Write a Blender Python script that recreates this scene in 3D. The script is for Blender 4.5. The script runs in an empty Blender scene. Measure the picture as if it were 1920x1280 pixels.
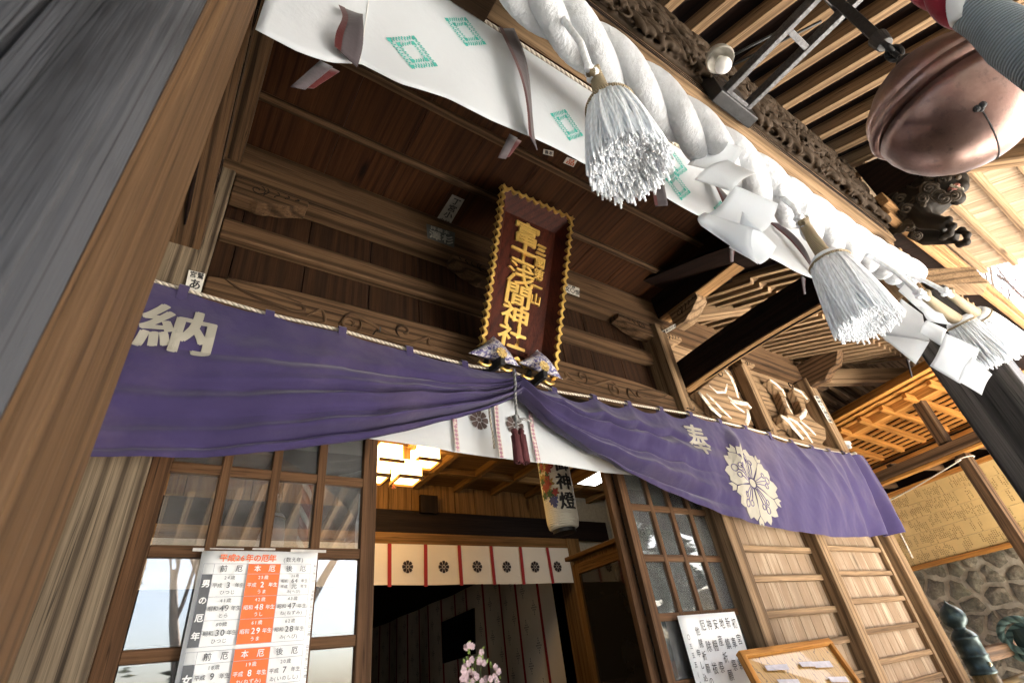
import bpy, bmesh, math, random
import numpy as np
from mathutils import Vector, Matrix, noise
random.seed(7)
S = bpy.context.scene
COL = S.collection
R = math.radians

# ---------------------------------------------------------------- camera
F = 947.16
B = np.array([[0.82772065, 0.22899666, 0.51228806], [-0.54788574, 0.52706115, 0.64963664], [-0.12124251, -0.81839299, 0.5617234]])
cd = bpy.data.cameras.new('camera'); cam = bpy.data.objects.new('camera', cd); COL.objects.link(cam)
cd.sensor_width = 36; cd.lens = F / 1920 * 36; cd.clip_start = 0.02; cd.clip_end = 600
cd.dof.use_dof = True; cd.dof.focus_distance = 2.6; cd.dof.aperture_fstop = 8
M = Matrix.Identity(4)
for i in range(3):
    M[i][0] = B[i, 0]; M[i][1] = -B[i, 1]; M[i][2] = -B[i, 2]
cam.matrix_world = M
S.camera = cam

# ---------------------------------------------------------------- light
SUN_EL, SUN_AZ = R(54), R(122)        # azimuth from +Y towards +X
w = bpy.data.worlds.new('World'); S.world = w; w.use_nodes = True
nt = w.node_tree; bg = nt.nodes['Background']
sky = nt.nodes.new('ShaderNodeTexSky'); sky.sky_type = 'NISHITA'; sky.sun_disc = False
sky.sun_elevation = SUN_EL; sky.sun_rotation = SUN_AZ; sky.air_density = 1.0; sky.dust_density = 5.0; sky.ozone_density = 1.0
nt.links.new(sky.outputs[0], bg.inputs[0]); bg.inputs[1].default_value = 0.05
sd = bpy.data.lights.new('sun', 'SUN'); sd.energy = 5.0; sd.angle = R(0.5); sd.color = (1.0, 0.96, 0.90)
so = bpy.data.objects.new('sun', sd); COL.objects.link(so)
sdir = Vector((math.sin(SUN_AZ) * math.cos(SUN_EL), math.cos(SUN_AZ) * math.cos(SUN_EL), math.sin(SUN_EL)))
so.rotation_euler = (-sdir).to_track_quat('-Z', 'Y').to_euler(); so.location = sdir * 40
S.view_settings.view_transform = 'Standard'; S.view_settings.look = 'None'; S.view_settings.gamma = 1
S.view_settings.use_curve_mapping = False
S.view_settings.exposure = 4.55
S.cycles.use_denoising = True
S.cycles.max_bounces = 10; S.cycles.diffuse_bounces = 6; S.cycles.glossy_bounces = 4; S.cycles.transmission_bounces = 6
S.cycles.sample_clamp_indirect = 6

# ---------------------------------------------------------------- measuring
def ray(x, y): return B @ np.array([x - 960, y - 640, F])
def atY(x, y, Y): r = ray(x, y); return Vector(r * (Y / r[1]))
def atX(x, y, X): r = ray(x, y); return Vector(r * (X / r[0]))
def atZ(x, y, Z): r = ray(x, y); return Vector(r * (Z / r[2]))
def atP(x, y, p0, n):
    r = Vector(ray(x, y)); n = Vector(n); return r * (Vector(p0).dot(n) / r.dot(n))

# ---------------------------------------------------------------- mesh builder
class MB:
    def __init__(s): s.v = []; s.f = []; s.g = []
    def add(s, vs, fs, gs=None):
        o = len(s.v); s.v += [Vector(v) for v in vs]; s.f += [tuple(i + o for i in f) for f in fs]
        s.g += [Vector(g) for g in (gs if gs else vs)]
        return s
    def obb(s, c, ax, hs, taper=None):
        # axes ax[0] is the grain direction
        r = Vector((random.uniform(-40, 40), random.uniform(-.15, .15), random.uniform(-.15, .15)))
        vs = []; gs = []
        for k in range(8):
            q = [(1 if k >> i & 1 else -1) * hs[i] for i in range(3)]
            vs.append(Vector(c) + ax[0] * q[0] + ax[1] * q[1] + ax[2] * q[2]); gs.append(Vector(q) + r)
        s.add(vs, [(0, 2, 3, 1), (4, 5, 7, 6), (0, 1, 5, 4), (2, 6, 7, 3), (0, 4, 6, 2), (1, 3, 7, 5)], gs); return s
    def box(s, x0, x1, y0, y1, z0, z1, g=None):
        d = (abs(x1 - x0), abs(y1 - y0), abs(z1 - z0)); g = 'xyz'[d.index(max(d))] if g is None else g
        c = Vector(((x0 + x1) / 2, (y0 + y1) / 2, (z0 + z1) / 2)); X, Y, Z = Vector((1, 0, 0)), Vector((0, 1, 0)), Vector((0, 0, 1))
        if g == 'x': return s.obb(c, (X, Y, Z), (d[0] / 2, d[1] / 2, d[2] / 2))
        if g == 'y': return s.obb(c, (Y, Z, X), (d[1] / 2, d[2] / 2, d[0] / 2))
        return s.obb(c, (Z, X, Y), (d[2] / 2, d[0] / 2, d[1] / 2))
    def beam(s, p0, p1, w, h, up=(0, 0, 1)):
        # w sideways, h along up; p0,p1 centre line
        p0, p1 = Vector(p0), Vector(p1); a = (p1 - p0).normalized(); b = a.cross(Vector(up)).normalized(); c = b.cross(a)
        return s.obb((p0 + p1) / 2, (a, b, c), ((p1 - p0).length / 2, w / 2, h / 2))
    def prism(s, poly, o, ax, ay, az, t, g=None):
        # polygon in (ax,ay) plane extruded along az by t
        n = len(poly); o = Vector(o); r = Vector((random.uniform(-40, 40), random.uniform(-.1, .1), 0)); vs = []; gs = []
        for k in (0, 1):
            for (a, b) in poly:
                vs.append(o + ax * a + ay * b + az * (t * k)); gs.append(Vector((a, b, t * k)) + r)
        fs = [tuple(range(n))[::-1], tuple(range(n, 2 * n))] + [(i, (i + 1) % n, n + (i + 1) % n, n + i) for i in range(n)]
        return s.add(vs, fs, gs)
    def tube(s, pts, rad, seg=8, cap=True):
        pts = [Vector(p) for p in pts]; n = len(pts); ro = random.uniform(-40, 40)
        if not hasattr(rad, '__len__'): rad = [rad] * n
        vs = []; gs = []; L = 0; u = None
        for i, p in enumerate(pts):
            t = (pts[min(i + 1, n - 1)] - pts[max(i - 1, 0)]).normalized()
            if u is None: u = t.orthogonal().normalized()
            u = (u - t * u.dot(t)).normalized(); b = t.cross(u)
            if i: L += (p - pts[i - 1]).length
            for k in range(seg):
                a = 2 * math.pi * k / seg
                vs.append(p + (u * math.cos(a) + b * math.sin(a)) * rad[i]); gs.append(Vector((L + ro, math.cos(a) * rad[i], math.sin(a) * rad[i])))
        fs = [(i * seg + k, i * seg + (k + 1) % seg, (i + 1) * seg + (k + 1) % seg, (i + 1) * seg + k) for i in range(n - 1) for k in range(seg)]
        if cap: fs += [tuple(range(seg))[::-1], tuple((n - 1) * seg + k for k in range(seg))]
        return s.add(vs, fs, gs)
    def lathe(s, prof, o, seg=32, az=(0, 0, 1)):
        # prof: (radius, height)
        az = Vector(az).normalized(); ax = az.orthogonal().normalized(); ay = az.cross(ax); o = Vector(o)
        n = len(prof); vs = []; gs = []
        for (r, h) in prof:
            for k in range(seg):
                a = 2 * math.pi * k / seg; vs.append(o + az * h + (ax * math.cos(a) + ay * math.sin(a)) * r); gs.append(Vector((h, r * math.cos(a), r * math.sin(a))))
        fs = [(i * seg + k, i * seg + (k + 1) % seg, (i + 1) * seg + (k + 1) % seg, (i + 1) * seg + k) for i in range(n - 1) for k in range(seg)]
        fs += [tuple(range(seg))[::-1], tuple((n - 1) * seg + k for k in range(seg))]
        return s.add(vs, fs, gs)
    def grid(s, fn, nu, nv, thick=0):
        vs = [fn(i / nu, j / nv) for j in range(nv + 1) for i in range(nu + 1)]
        fs = [(j * (nu + 1) + i, j * (nu + 1) + i + 1, (j + 1) * (nu + 1) + i + 1, (j + 1) * (nu + 1) + i) for j in range(nv) for i in range(nu)]
        gs = [Vector((i / nu, j / nv, 0)) for j in range(nv + 1) for i in range(nu + 1)]
        return s.add(vs, fs, gs)
    def sphere(s, c, r, seg=12, rings=8, sc=(1, 1, 1), rot=None):
        c = Vector(c); vs = []; 
        for i in range(rings + 1):
            th = math.pi * i / rings
            for k in range(seg):
                a = 2 * math.pi * k / seg; q = Vector((math.sin(th) * math.cos(a) * sc[0], math.sin(th) * math.sin(a) * sc[1], math.cos(th) * sc[2])) * r
                if rot is not None: q = rot @ q
                vs.append(c + q)
        fs = [(i * seg + k, (i + 1) * seg + k, (i + 1) * seg + (k + 1) % seg, i * seg + (k + 1) % seg) for i in range(rings) for k in range(seg)]
        return s.add(vs, fs)
    def build(s, name, mat, parent=None, smooth=False, bev=0.0, solid=0.0, sub=0, remesh=0.0, center=True, loc=None):
        me = bpy.data.meshes.new(name); vs = s.v
        if parent is not None:
            L = Vector(parent['_o']); off = L
        else:
            mn = Vector([min(v[i] for v in vs) for i in range(3)]); mx = Vector([max(v[i] for v in vs) for i in range(3)])
            off = (mn + mx) / 2 if loc is None else Vector(loc)
        me.from_pydata([v - off for v in vs], [], s.f)
        at = me.attributes.new('gc', 'FLOAT_VECTOR', 'POINT'); at.data.foreach_set('vector', [c for g in s.g for c in g])
        me.validate()
        if smooth: me.polygons.foreach_set('use_smooth', [True] * len(me.polygons))
        o = bpy.data.objects.new(name, me); COL.objects.link(o); me.materials.append(mat)
        o['_o'] = tuple(off)
        if parent is not None: o.parent = parent
        else: o.location = off
        if remesh:
            m = o.modifiers.new('fuse', 'REMESH'); m.mode = 'VOXEL'; m.voxel_size = remesh; m.use_smooth_shade = True
            m = o.modifiers.new('soft', 'SMOOTH'); m.iterations = 2
        if solid: m = o.modifiers.new('thickness', 'SOLIDIFY'); m.thickness = solid; m.offset = 0
        if bev: m = o.modifiers.new('bevel', 'BEVEL'); m.width = bev; m.segments = 2; m.limit_method = 'ANGLE'; m.angle_limit = R(40)
        if sub: m = o.modifiers.new('sub', 'SUBSURF'); m.levels = sub; m.render_levels = sub
        return o

def thing(name, label, cat, loc=(0, 0, 0), group=None):
    o = bpy.data.objects.new(name, None); COL.objects.link(o); o.location = loc; o['_o'] = tuple(loc); o.empty_display_size = .1
    return tag(o, label, cat, group)
def tag(o, label, cat, group=None):
    o['label'] = label; o['category'] = cat
    if group: o['group'] = group
    return o
def kind(o, k='structure'): o['kind'] = k; return o
def copy_thing(o, parent=None):
    c = o.copy(); COL.objects.link(c)
    if parent is not None: c.parent = parent
    for ch in [q for q in bpy.data.objects if q.parent == o]: copy_thing(ch, c)
    return c

# ---------------------------------------------------------------- text
_tc = {}
def glyph(ch):
    if ch not in _tc:
        cu = bpy.data.curves.new('t', 'FONT'); cu.body = ch; cu.size = 1; cu.resolution_u = 3
        o = bpy.data.objects.new('t', cu); COL.objects.link(o); dg = bpy.context.evaluated_depsgraph_get()
        me = bpy.data.meshes.new_from_object(o.evaluated_get(dg)); vs = [(v.co.x, v.co.y) for v in me.vertices]; fs = [tuple(p.vertices) for p in me.polygons]
        bpy.data.objects.remove(o); bpy.data.meshes.remove(me); bpy.data.curves.remove(cu)
        _tc[ch] = (vs, fs)
    return _tc[ch]
def put_text(mb, s, fr, x, y, h, bold=0.0, vert=False, adv=None, wscale=1.0, flat=False, lift=0.0006):
    """glyph em boxes of height h; (x,y) is the centre of the first glyph; fr(x,y,lift)->world"""
    for i, ch in enumerate(s):
        if ch == ' ' or ch == '\u3000': continue
        vs, fs = glyph(ch)
        if not vs: continue
        cjk = ord(ch) > 0x2000; a = adv if adv else h
        gx = x + (0 if vert else i * a); gy = y - (i * a if vert else 0)
        mxx = max(v[0] for v in vs); mnx = min(v[0] for v in vs)
        cx = (mxx + mnx) / 2 if not cjk else 0.44
        k = 0.95 * h
        sh = [(0, 0)] if not bold else [(0, 0), (bold, 0), (-bold, 0), (0, bold), (0, -bold)]
        for j, (dx, dy) in enumerate(sh):
            mb.add([fr(gx + (v[0] - cx + dx) * k * wscale, gy + (v[1] - .33 + dy) * k, lift + j * .00012) for v in vs], fs)

# ---------------------------------------------------------------- materials
def newmat(name):
    m = bpy.data.materials.new(name); m.use_nodes = True; return m, m.node_tree, m.node_tree.nodes['Principled BSDF']
def nd(t, typ, **k):
    n = t.nodes.new(typ)
    for a, b in k.items(): setattr(n, a, b)
    return n
def ramp(t, fac, stops):
    r = nd(t, 'ShaderNodeValToRGB'); e = r.color_ramp.elements
    while len(e) < len(stops): e.new(0.5)
    for q, (p, c) in zip(e, stops): q.position = p; q.color = (*c, 1) if len(c) == 3 else c
    t.links.new(fac, r.inputs[0]); return r.outputs[0]
def mapped(t, src, scale):
    m = nd(t, 'ShaderNodeMapping'); m.inputs['Scale'].default_value = scale; t.links.new(src, m.inputs[0]); return m.outputs[0]
def noise_(t, vec, sc, det=4, rough=.6):
    n = nd(t, 'ShaderNodeTexNoise'); n.inputs['Scale'].default_value = sc; n.inputs['Detail'].default_value = det; n.inputs['Roughness'].default_value = rough
    t.links.new(vec, n.inputs['Vector']); return n.outputs[0]
def mix(t, a, b, fac, mode='MIX'):
    m = nd(t, 'ShaderNodeMix', data_type='RGBA', blend_type=mode)
    for s_, v in ((m.inputs[0], fac), (m.inputs[6], a), (m.inputs[7], b)):
        if hasattr(v, 'is_output'): t.links.new(v, s_)
        elif isinstance(v, (int, float)): s_.default_value = v
        else: s_.default_value = (*v, 1)
    return m.outputs[2]
def bump(t, p, h, st, dist=.01):
    b = nd(t, 'ShaderNodeBump'); b.inputs['Strength'].default_value = st; b.inputs['Distance'].default_value = dist
    t.links.new(h, b.inputs['Height']); t.links.new(b.outputs[0], p.inputs['Normal'])
def wood(name, light, dark, rings=26, fine=1.0, weather=None, wamt=.5, rough=.75, bst=.5, fig=.55, holes=False):
    m, t, p = newmat(name)
    a = nd(t, 'ShaderNodeAttribute', attribute_name='gc').outputs['Vector']
    # cathedral grain from distorted growth rings
    dn = noise_(t, mapped(t, a, (1.1, 3, 3)), 1.0, 2)
    wv = nd(t, 'ShaderNodeTexWave', wave_type='RINGS', rings_direction='X', wave_profile='SIN'); wv.inputs['Scale'].default_value = rings / 6.0
    wv.inputs['Distortion'].default_value = 3.0; wv.inputs['Detail'].default_value = 2; wv.inputs['Detail Scale'].default_value = .6
    t.links.new(mapped(t, a, (.10, 1.6, 1.6)), wv.inputs['Vector'])
    fib = noise_(t, mapped(t, a, (3, 130, 130)), 1.0, 4, .7)
    str_ = noise_(t, mapped(t, a, (.9, 22, 22)), 1.0, 3, .6)
    big = noise_(t, mapped(t, a, (.8, 3.2, 3.2)), 1.0, 4, .6)
    mid = tuple((x + y) / 2 for x, y in zip(light, dark))
    lo = tuple(m_ + (d_ - m_) * fine for m_, d_ in zip(mid, dark)); c1 = ramp(t, str_, [(.3, lo), (.5, mid), (.72, light)])
    c2 = ramp(t, wv.outputs[0], [(.0, tuple(x * .6 for x in dark)), (.10, dark), (.26, mid), (.6, light), (1, tuple(x * .95 for x in light))])
    c = mix(t, c1, c2, fig)
    c = mix(t, c, ramp(t, fib, [(.3, (.35, .35, .35)), (.6, (1, 1, 1))]), .7, 'MULTIPLY')
    c = mix(t, c, ramp(t, big, [(.3, (.55, .52, .5)), (.62, (1, 1, 1))]), .6, 'MULTIPLY')
    if weather is not None:
        c = mix(t, c, weather, ramp(t, noise_(t, mapped(t, a, (1.5, 9, 9)), 1.0, 5, .7), [(.5 - wamt * .4, (1, 1, 1)), (.75 - wamt * .2, (0, 0, 0))]))
    crk = noise_(t, mapped(t, a, (.55, 46, 46)), 1.0, 2, .5)
    c = mix(t, c, tuple(x * .22 for x in dark), ramp(t, crk, [(.485, (0, 0, 0)), (.5, (.8 * fine,) * 3), (.515, (0, 0, 0))]))
    # knots and nail holes
    vo = nd(t, 'ShaderNodeTexVoronoi', feature='F1'); vo.inputs['Scale'].default_value = 1; t.links.new(mapped(t, a, (1.1, 4.5, 4.5)), vo.inputs['Vector'])
    c = mix(t, c, tuple(x * .35 for x in dark), ramp(t, vo.outputs['Distance'], [(.05, (1, 1, 1)), (.13, (0, 0, 0))]))
    if holes:
        v2 = nd(t, 'ShaderNodeTexVoronoi', feature='F1'); v2.inputs['Scale'].default_value = 1; t.links.new(mapped(t, a, (14, 26, 26)), v2.inputs['Vector'])
        c = mix(t, c, tuple(x * .2 for x in dark), ramp(t, v2.outputs['Distance'], [(.06, (1, 1, 1)), (.1, (0, 0, 0))]))
    t.links.new(c, p.inputs['Base Color']); p.inputs['Specular IOR Level'].default_value = .16
    t.links.new(ramp(t, fib, [(.2, (rough + .1,) * 3), (.8, (rough - .12,) * 3)]), p.inputs['Roughness'])
    bump(t, p, mix(t, fib, crk, .35), bst, .004)
    return m
def plain(name, col, rough=.6, metal=0, nsc=30, namt=.25, bst=.15, spec=None, bdist=.003):
    m, t, p = newmat(name); tc = nd(t, 'ShaderNodeTexCoord').outputs['Object']
    n = noise_(t, tc, nsc, 5, .65)
    c = ramp(t, n, [(.25, tuple(x * (1 - namt) for x in col)), (.75, tuple(min(1, x * (1 + namt * .6)) for x in col))])
    t.links.new(c, p.inputs['Base Color']); p.inputs['Roughness'].default_value = rough; p.inputs['Metallic'].default_value = metal
    if spec is not None: p.inputs['Specular IOR Level'].default_value = spec
    if bst: bump(t, p, n, bst, bdist)
    return m
def cloth(name, col, dust=None, damt=.3, weave=900, sheen=.2, trans=0.0, wrinkle=.25):
    m, t, p = newmat(name); tc = nd(t, 'ShaderNodeTexCoord').outputs['Object']
    n = noise_(t, tc, 2.2, 5, .6); c = mix(t, tuple(x * .88 for x in col), col, n)
    if dust is not None: c = mix(t, c, dust, ramp(t, noise_(t, tc, 1.3, 6, .7), [(.5, (0, 0, 0)), (.85, (damt,) * 3)]))
    t.links.new(c, p.inputs['Base Color']); p.inputs['Roughness'].default_value = .9; p.inputs['Sheen Weight'].default_value = sheen
    p.inputs['Specular IOR Level'].default_value = .15
    w1 = noise_(t, tc, 14, 4, .6); bump(t, p, w1, wrinkle, .012)
    if trans:
        tr = nd(t, 'ShaderNodeBsdfTranslucent'); t.links.new(c, tr.inputs[0]); mx = nd(t, 'ShaderNodeMixShader'); mx.inputs[0].default_value = trans
        t.links.new(p.outputs[0], mx.inputs[1]); t.links.new(tr.outputs[0], mx.inputs[2]); t.links.new(mx.outputs[0], t.nodes['Material Output'].inputs[0])
    return m
def emit(name, col, st, base=(.8, .8, .8)):
    m, t, p = newmat(name); p.inputs['Base Color'].default_value = (*base, 1); p.inputs['Emission Color'].default_value = (*col, 1); p.inputs['Emission Strength'].default_value = st; return m
def glass(name, tint=(.9, .93, .95), dirt=.12):
    m, t, p = newmat(name); out = t.nodes['Material Output']
    gl = nd(t, 'ShaderNodeBsdfGlossy'); gl.inputs['Roughness'].default_value = .015
    tr = nd(t, 'ShaderNodeBsdfTransparent'); tr.inputs[0].default_value = (*tint, 1)
    fr = nd(t, 'ShaderNodeFresnel'); fr.inputs[0].default_value = 2.4
    m1 = nd(t, 'ShaderNodeMixShader'); t.links.new(fr.outputs[0], m1.inputs[0]); t.links.new(tr.outputs[0], m1.inputs[1]); t.links.new(gl.outputs[0], m1.inputs[2])
    df = nd(t, 'ShaderNodeBsdfDiffuse'); df.inputs[0].default_value = (.5, .5, .48, 1)
    tc = nd(t, 'ShaderNodeTexCoord').outputs['Object']; n = noise_(t, tc, 6, 6, .7)
    d = ramp(t, n, [(.35, (dirt * .5,) * 3), (.8, (dirt * 1.6,) * 3)])
    m2 = nd(t, 'ShaderNodeMixShader'); t.links.new(d, m2.inputs[0]); t.links.new(m1.outputs[0], m2.inputs[1]); t.links.new(df.outputs[0], m2.inputs[2])
    t.links.new(m2.outputs[0], out.inputs[0]); 
    return m

W_TAN = wood('wood_weathered_lit_tan', (.39, .258, .145), (.14, .084, .043))  # weathered tan; on the right bay its lighter tone also stands in for light
W_PALE = wood('wood_pale_boards', (.60, .48, .35), (.34, .245, .155), weather=(.24, .165, .105), wamt=.2, fig=.4, fine=.5)
W_GREY = wood('wood_grey_post', (.23, .175, .115), (.08, .056, .036), rings=20, fig=.75)
W_DOOR = wood('wood_door_brown', (.17, .088, .042), (.075, .037, .017), fig=.3)
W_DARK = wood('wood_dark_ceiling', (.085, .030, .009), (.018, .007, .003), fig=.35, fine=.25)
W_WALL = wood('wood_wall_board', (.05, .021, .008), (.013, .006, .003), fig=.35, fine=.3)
W_BEAM = wood('wood_beam_brown', (.168, .096, .048), (.04, .021, .010), fig=.6)
W_BLACK = wood('wood_black_shade', (.022, .010, .006), (.008, .004, .003), fig=.4)  # black wood; also paints the shaded sides of the right beams
W_PIL = wood('wood_pillar_tan', (.13, .074, .035), (.05, .026, .012), fig=.35, bst=.8)
W_PILG = wood('wood_pillar_grey', (.016, .0148, .0145), (.0025, .0025, .0025), fig=.5, weather=(.045, .046, .05), wamt=.0, bst=1.0, rough=.6)
W_HOLE = wood('wood_wormy', (.40, .23, .10), (.20, .105, .042), fig=.4, holes=True)
W_ORANGE = wood('wood_orange_new', (.62, .29, .07), (.40, .16, .03), fig=.3)
W_INT = wood('wood_interior', (.28, .15, .05), (.15, .07, .02), fig=.35)
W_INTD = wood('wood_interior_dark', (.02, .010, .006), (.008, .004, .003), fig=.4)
W_CARVE = wood('wood_carving', (.24, .165, .10), (.09, .058, .035), fig=.2)
W_LION = wood('wood_lion', (.10, .078, .056), (.035, .027, .02), fig=.1, rough=.6)
W_PILR = wood('wood_pillar_dark', (.13, .12, .112), (.03, .028, .027), fig=.6, rough=.55, bst=1.0)
GLASS = glass('window_glass')

# ================================================================ SETTING
g = MB(); g.grid(lambda u, v: Vector((-150 + 300 * u, -150 + 300 * v, -1.6)), 30, 30)
gm, t, p = newmat('bounce_gravel'); tc = nd(t, 'ShaderNodeTexCoord').outputs['Object']
n1 = noise_(t, tc, 3, 3, .5); n2 = noise_(t, tc, .6, 4)
t.links.new(mix(t, ramp(t, n1, [(.3, (.70, .68, .64)), (.7, (.80, .78, .75))]), ramp(t, n2, [(.3, (.7, .66, .6)), (.7, (1, 1, 1))]), .6, 'MULTIPLY'), p.inputs['Base Color']); p.inputs['Roughness'].default_value = .95
kind(g.build('ground', plain('dark_ground', (.040, .036, .030), .95, nsc=3, namt=.4, bst=.4)))  # unseen ground, coloured dark to cut light bouncing up on the left
mb = MB(); mb.grid(lambda u, v: Vector((3.3 + 8.7 * u, -9 + 12.5 * v, -1.594)), 12, 12); kind(mb.build('bounce_yard', gm))  # unseen pale patch added to bounce sunlight up from the right

# ================================================================ SHRINE HALL
hall = thing('shrine_hall', 'weathered timber shrine hall with carved beams, lattice glass doors and a deep raftered porch roof', 'shrine', (1.7, 2.2, -1.6))
def part(name, mb, mat, parent=None, bev=.004, **k): return mb.build(name, mat, parent or hall, bev=bev, **k)

# --- porch pillars
tanp = [(-.062, .60), (-.062, .347), (-.074, .345), (-.0752, .334)]
grey = [(-.0752, .334), (-.088, .322), (-.095, .321), (-.096, .316), (-.158, .316), (-.161, .335), (-.164, .316), (-.36, .316), (-.36, .60)]
mb = MB()
X_, Y_, Z_ = Vector((1, 0, 0)), Vector((0, 1, 0)), Vector((0, 0, 1))
def vprism(mb, poly, z0, z1):
    n = len(poly); r = Vector((random.uniform(-9, 9), .04, .03)); vs = []; gs = []
    nz = 1
    for k in (0, 1):
        z = (z0, z1)[k]
        for a, b in poly: vs.append(Vector((a, b, z))); gs.append(Vector((z, a, b)) + r)
    mb.add(vs, [tuple(range(n)), tuple(range(2 * n - 1, n - 1, -1))] + [(i, n + i, n + (i + 1) % n, (i + 1) % n) for i in range(n)], gs)
vprism(mb, tanp + [(-.2, .50), (-.2, .60)], -1.6, 2.35)
pil = part('porch_pillar', mb, W_PIL, bev=0)
mb = MB(); vprism(mb, grey + [(-.21, .60), (-.21, .49)], -1.6, 2.35); part('pillar_facing', mb, W_PILG, pil, bev=.0015)
mb = MB(); mb.box(3.45, 3.75, .35, .64, -1.6, 1.60); o = part('porch_pillar', mb, W_PILR, bev=.014)
# --- porch beam
mb = MB(); mb.box(.59, 3.45, .40, .62, 1.99, 2.42); part('porch_beam', mb, W_TAN)
mb = MB(); mb.box(-.062, .585, .395, .63, 1.965, 2.42); part('porch_beam', mb, W_BEAM)
mb = MB(); mb.box(-.2, 3.6, .47, .60, 2.425, 2.77); part('beam_panel', mb, W_BEAM)
mb = MB(); q4 = [atZ(1745, 535, 1.605), atZ(1853, 531, 1.605), atZ(1843, 553, 1.605), atZ(1745, 554, 1.605)]; mb.add(q4 + [v + Vector((0, 0, .13)) for v in q4], [(0, 1, 2, 3), (7, 6, 5, 4)] + [(i, 4 + i, 4 + (i + 1) % 4, (i + 1) % 4) for i in range(4)]); nz = part('pillar_cap', mb, W_TAN)
mb = MB(); mb.box(3.36, 3.60, .43, .60, 1.605, 1.985, 'z'); part('pillar_neck', mb, W_TAN)
# mayu groove lines along porch beam face
mb = MB()
for k in range(3):
    mb.tube([(x, .398, 2.015 + .022 * k + .004 * math.sin(x * 3 + k)) for x in np.linspace(.65, 3.35, 40)], .0018, 6)
part('beam_groove', mb, W_INTD, bev=0, smooth=True)

# --- ceiling of the porch
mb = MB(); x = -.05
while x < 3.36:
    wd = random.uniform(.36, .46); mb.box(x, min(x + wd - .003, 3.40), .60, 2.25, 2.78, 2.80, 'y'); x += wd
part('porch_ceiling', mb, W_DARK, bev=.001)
for Y in (1.80, 1.41, 1.02, .66):
    mb = MB(); mb.box(-.05, 3.2, Y - .022, Y + .022, 2.742, 2.779, 'x'); part('ceiling_batten', mb, W_BEAM, bev=.006)

# --- connecting beams along the depth
for (a0, a1, b0, b1, c0, c1) in ((3.355, 3.50, 3.37, 3.462, 0, 0), (-.135, -.035, -.27, -.095, 0, 0)):  # right pair: shaded sides and lit soffits are put into the wood colours
    mb = MB(); mb.box(a0, a1, .62, 2.12, 2.55, 2.80, 'y'); part('side_beam', mb, W_BLACK if a0 > 0 else W_BEAM)
    mb = MB(); mb.box(a0 + .002, a1 - .002, .64, 2.1, 2.535, 2.549, 'y'); part('beam_soffit', mb, W_HOLE if a0 > 0 else W_BEAM)
    mb = MB(); N = 14
    for k in range(N):
        y0 = .63 + 1.5 * k / N; y1 = .63 + 1.5 * (k + 1) / N; ym = (y0 + y1) / 2; z = 1.835 + .03 * math.sin(math.pi * (ym - .63) / 1.5)
    arc = [(.63 + 1.5 * k / N, 1.835 + .035 * math.sin(math.pi * k / N)) for k in range(N + 1)]
    top = [(.63 + 1.5 * k / N, 2.08 + .03 * math.sin(math.pi * k / N)) for k in range(N, -1, -1)]
    poly = arc + top; n = len(poly); r = Vector((3, .05, .02)); vs = []; gs = []
    for xx in (b0, b1):
        for a, b in poly: vs.append(Vector((xx, a, b))); gs.append(Vector((a, b, xx)) + r)
    mb.add(vs, [tuple(range(n)), tuple(range(2 * n - 1, n - 1, -1))] + [(i, n + i, n + (i + 1) % n, (i + 1) % n) for i in range(n)], gs)
    cb = part('connecting_beam', mb, W_BLACK if b0 > 0 else W_BEAM)
    mb = MB()
    vs = [Vector((xx, ya, za - dz)) for ya, za in arc for xx, dz in ((b0 + .002, .012), (b1 - .002, .012), (b1 - .002, .001), (b0 + .002, .001))]
    mb.add(vs, [(k * 4 + j, (k + 1) * 4 + j, (k + 1) * 4 + (j + 1) % 4, k * 4 + (j + 1) % 4) for k in range(N) for j in range(4)], [Vector((v.y + 7, v.x, .03)) for v in vs])
    part('beam_soffit', mb, W_HOLE if b0 > 0 else W_BEAM, cb, bev=0)
    mb = MB(); xm = (b0 + b1) / 2 + .012; mb.tube([(xm, .75 + 1.2 * k / 12, 1.822 + .035 * math.sin(math.pi * (.12 + 1.2 * k / 12) / 1.5)) for k in range(13)], [.004] + [.009] * 11 + [.004], 8); part('soffit_rod', mb, W_BLACK, cb, bev=0, smooth=True)
    # incised swirl on the inner face
    xi = b0 - .001 if b0 > 0 else b1 + .001
    mb = MB()
    for (yc, zc, s_) in ((.95, 1.95, 1), (1.75, 1.95, -1)):
        mb.tube([(xi, yc + s_ * (.02 + .012 * a) * math.cos(a) , zc + (.015 + .009 * a) * math.sin(a)) for a in np.linspace(0, 8.5, 40)], .003, 5)
        mb.tube([(xi, yc + s_ * (.1 + .5 * k / 10) * 1, zc - .04 + .02 * math.sin(k * .6)) for k in range(11)], .003, 5)
    part('incised_swirl', mb, W_INTD, cb, bev=0, smooth=True)
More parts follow.
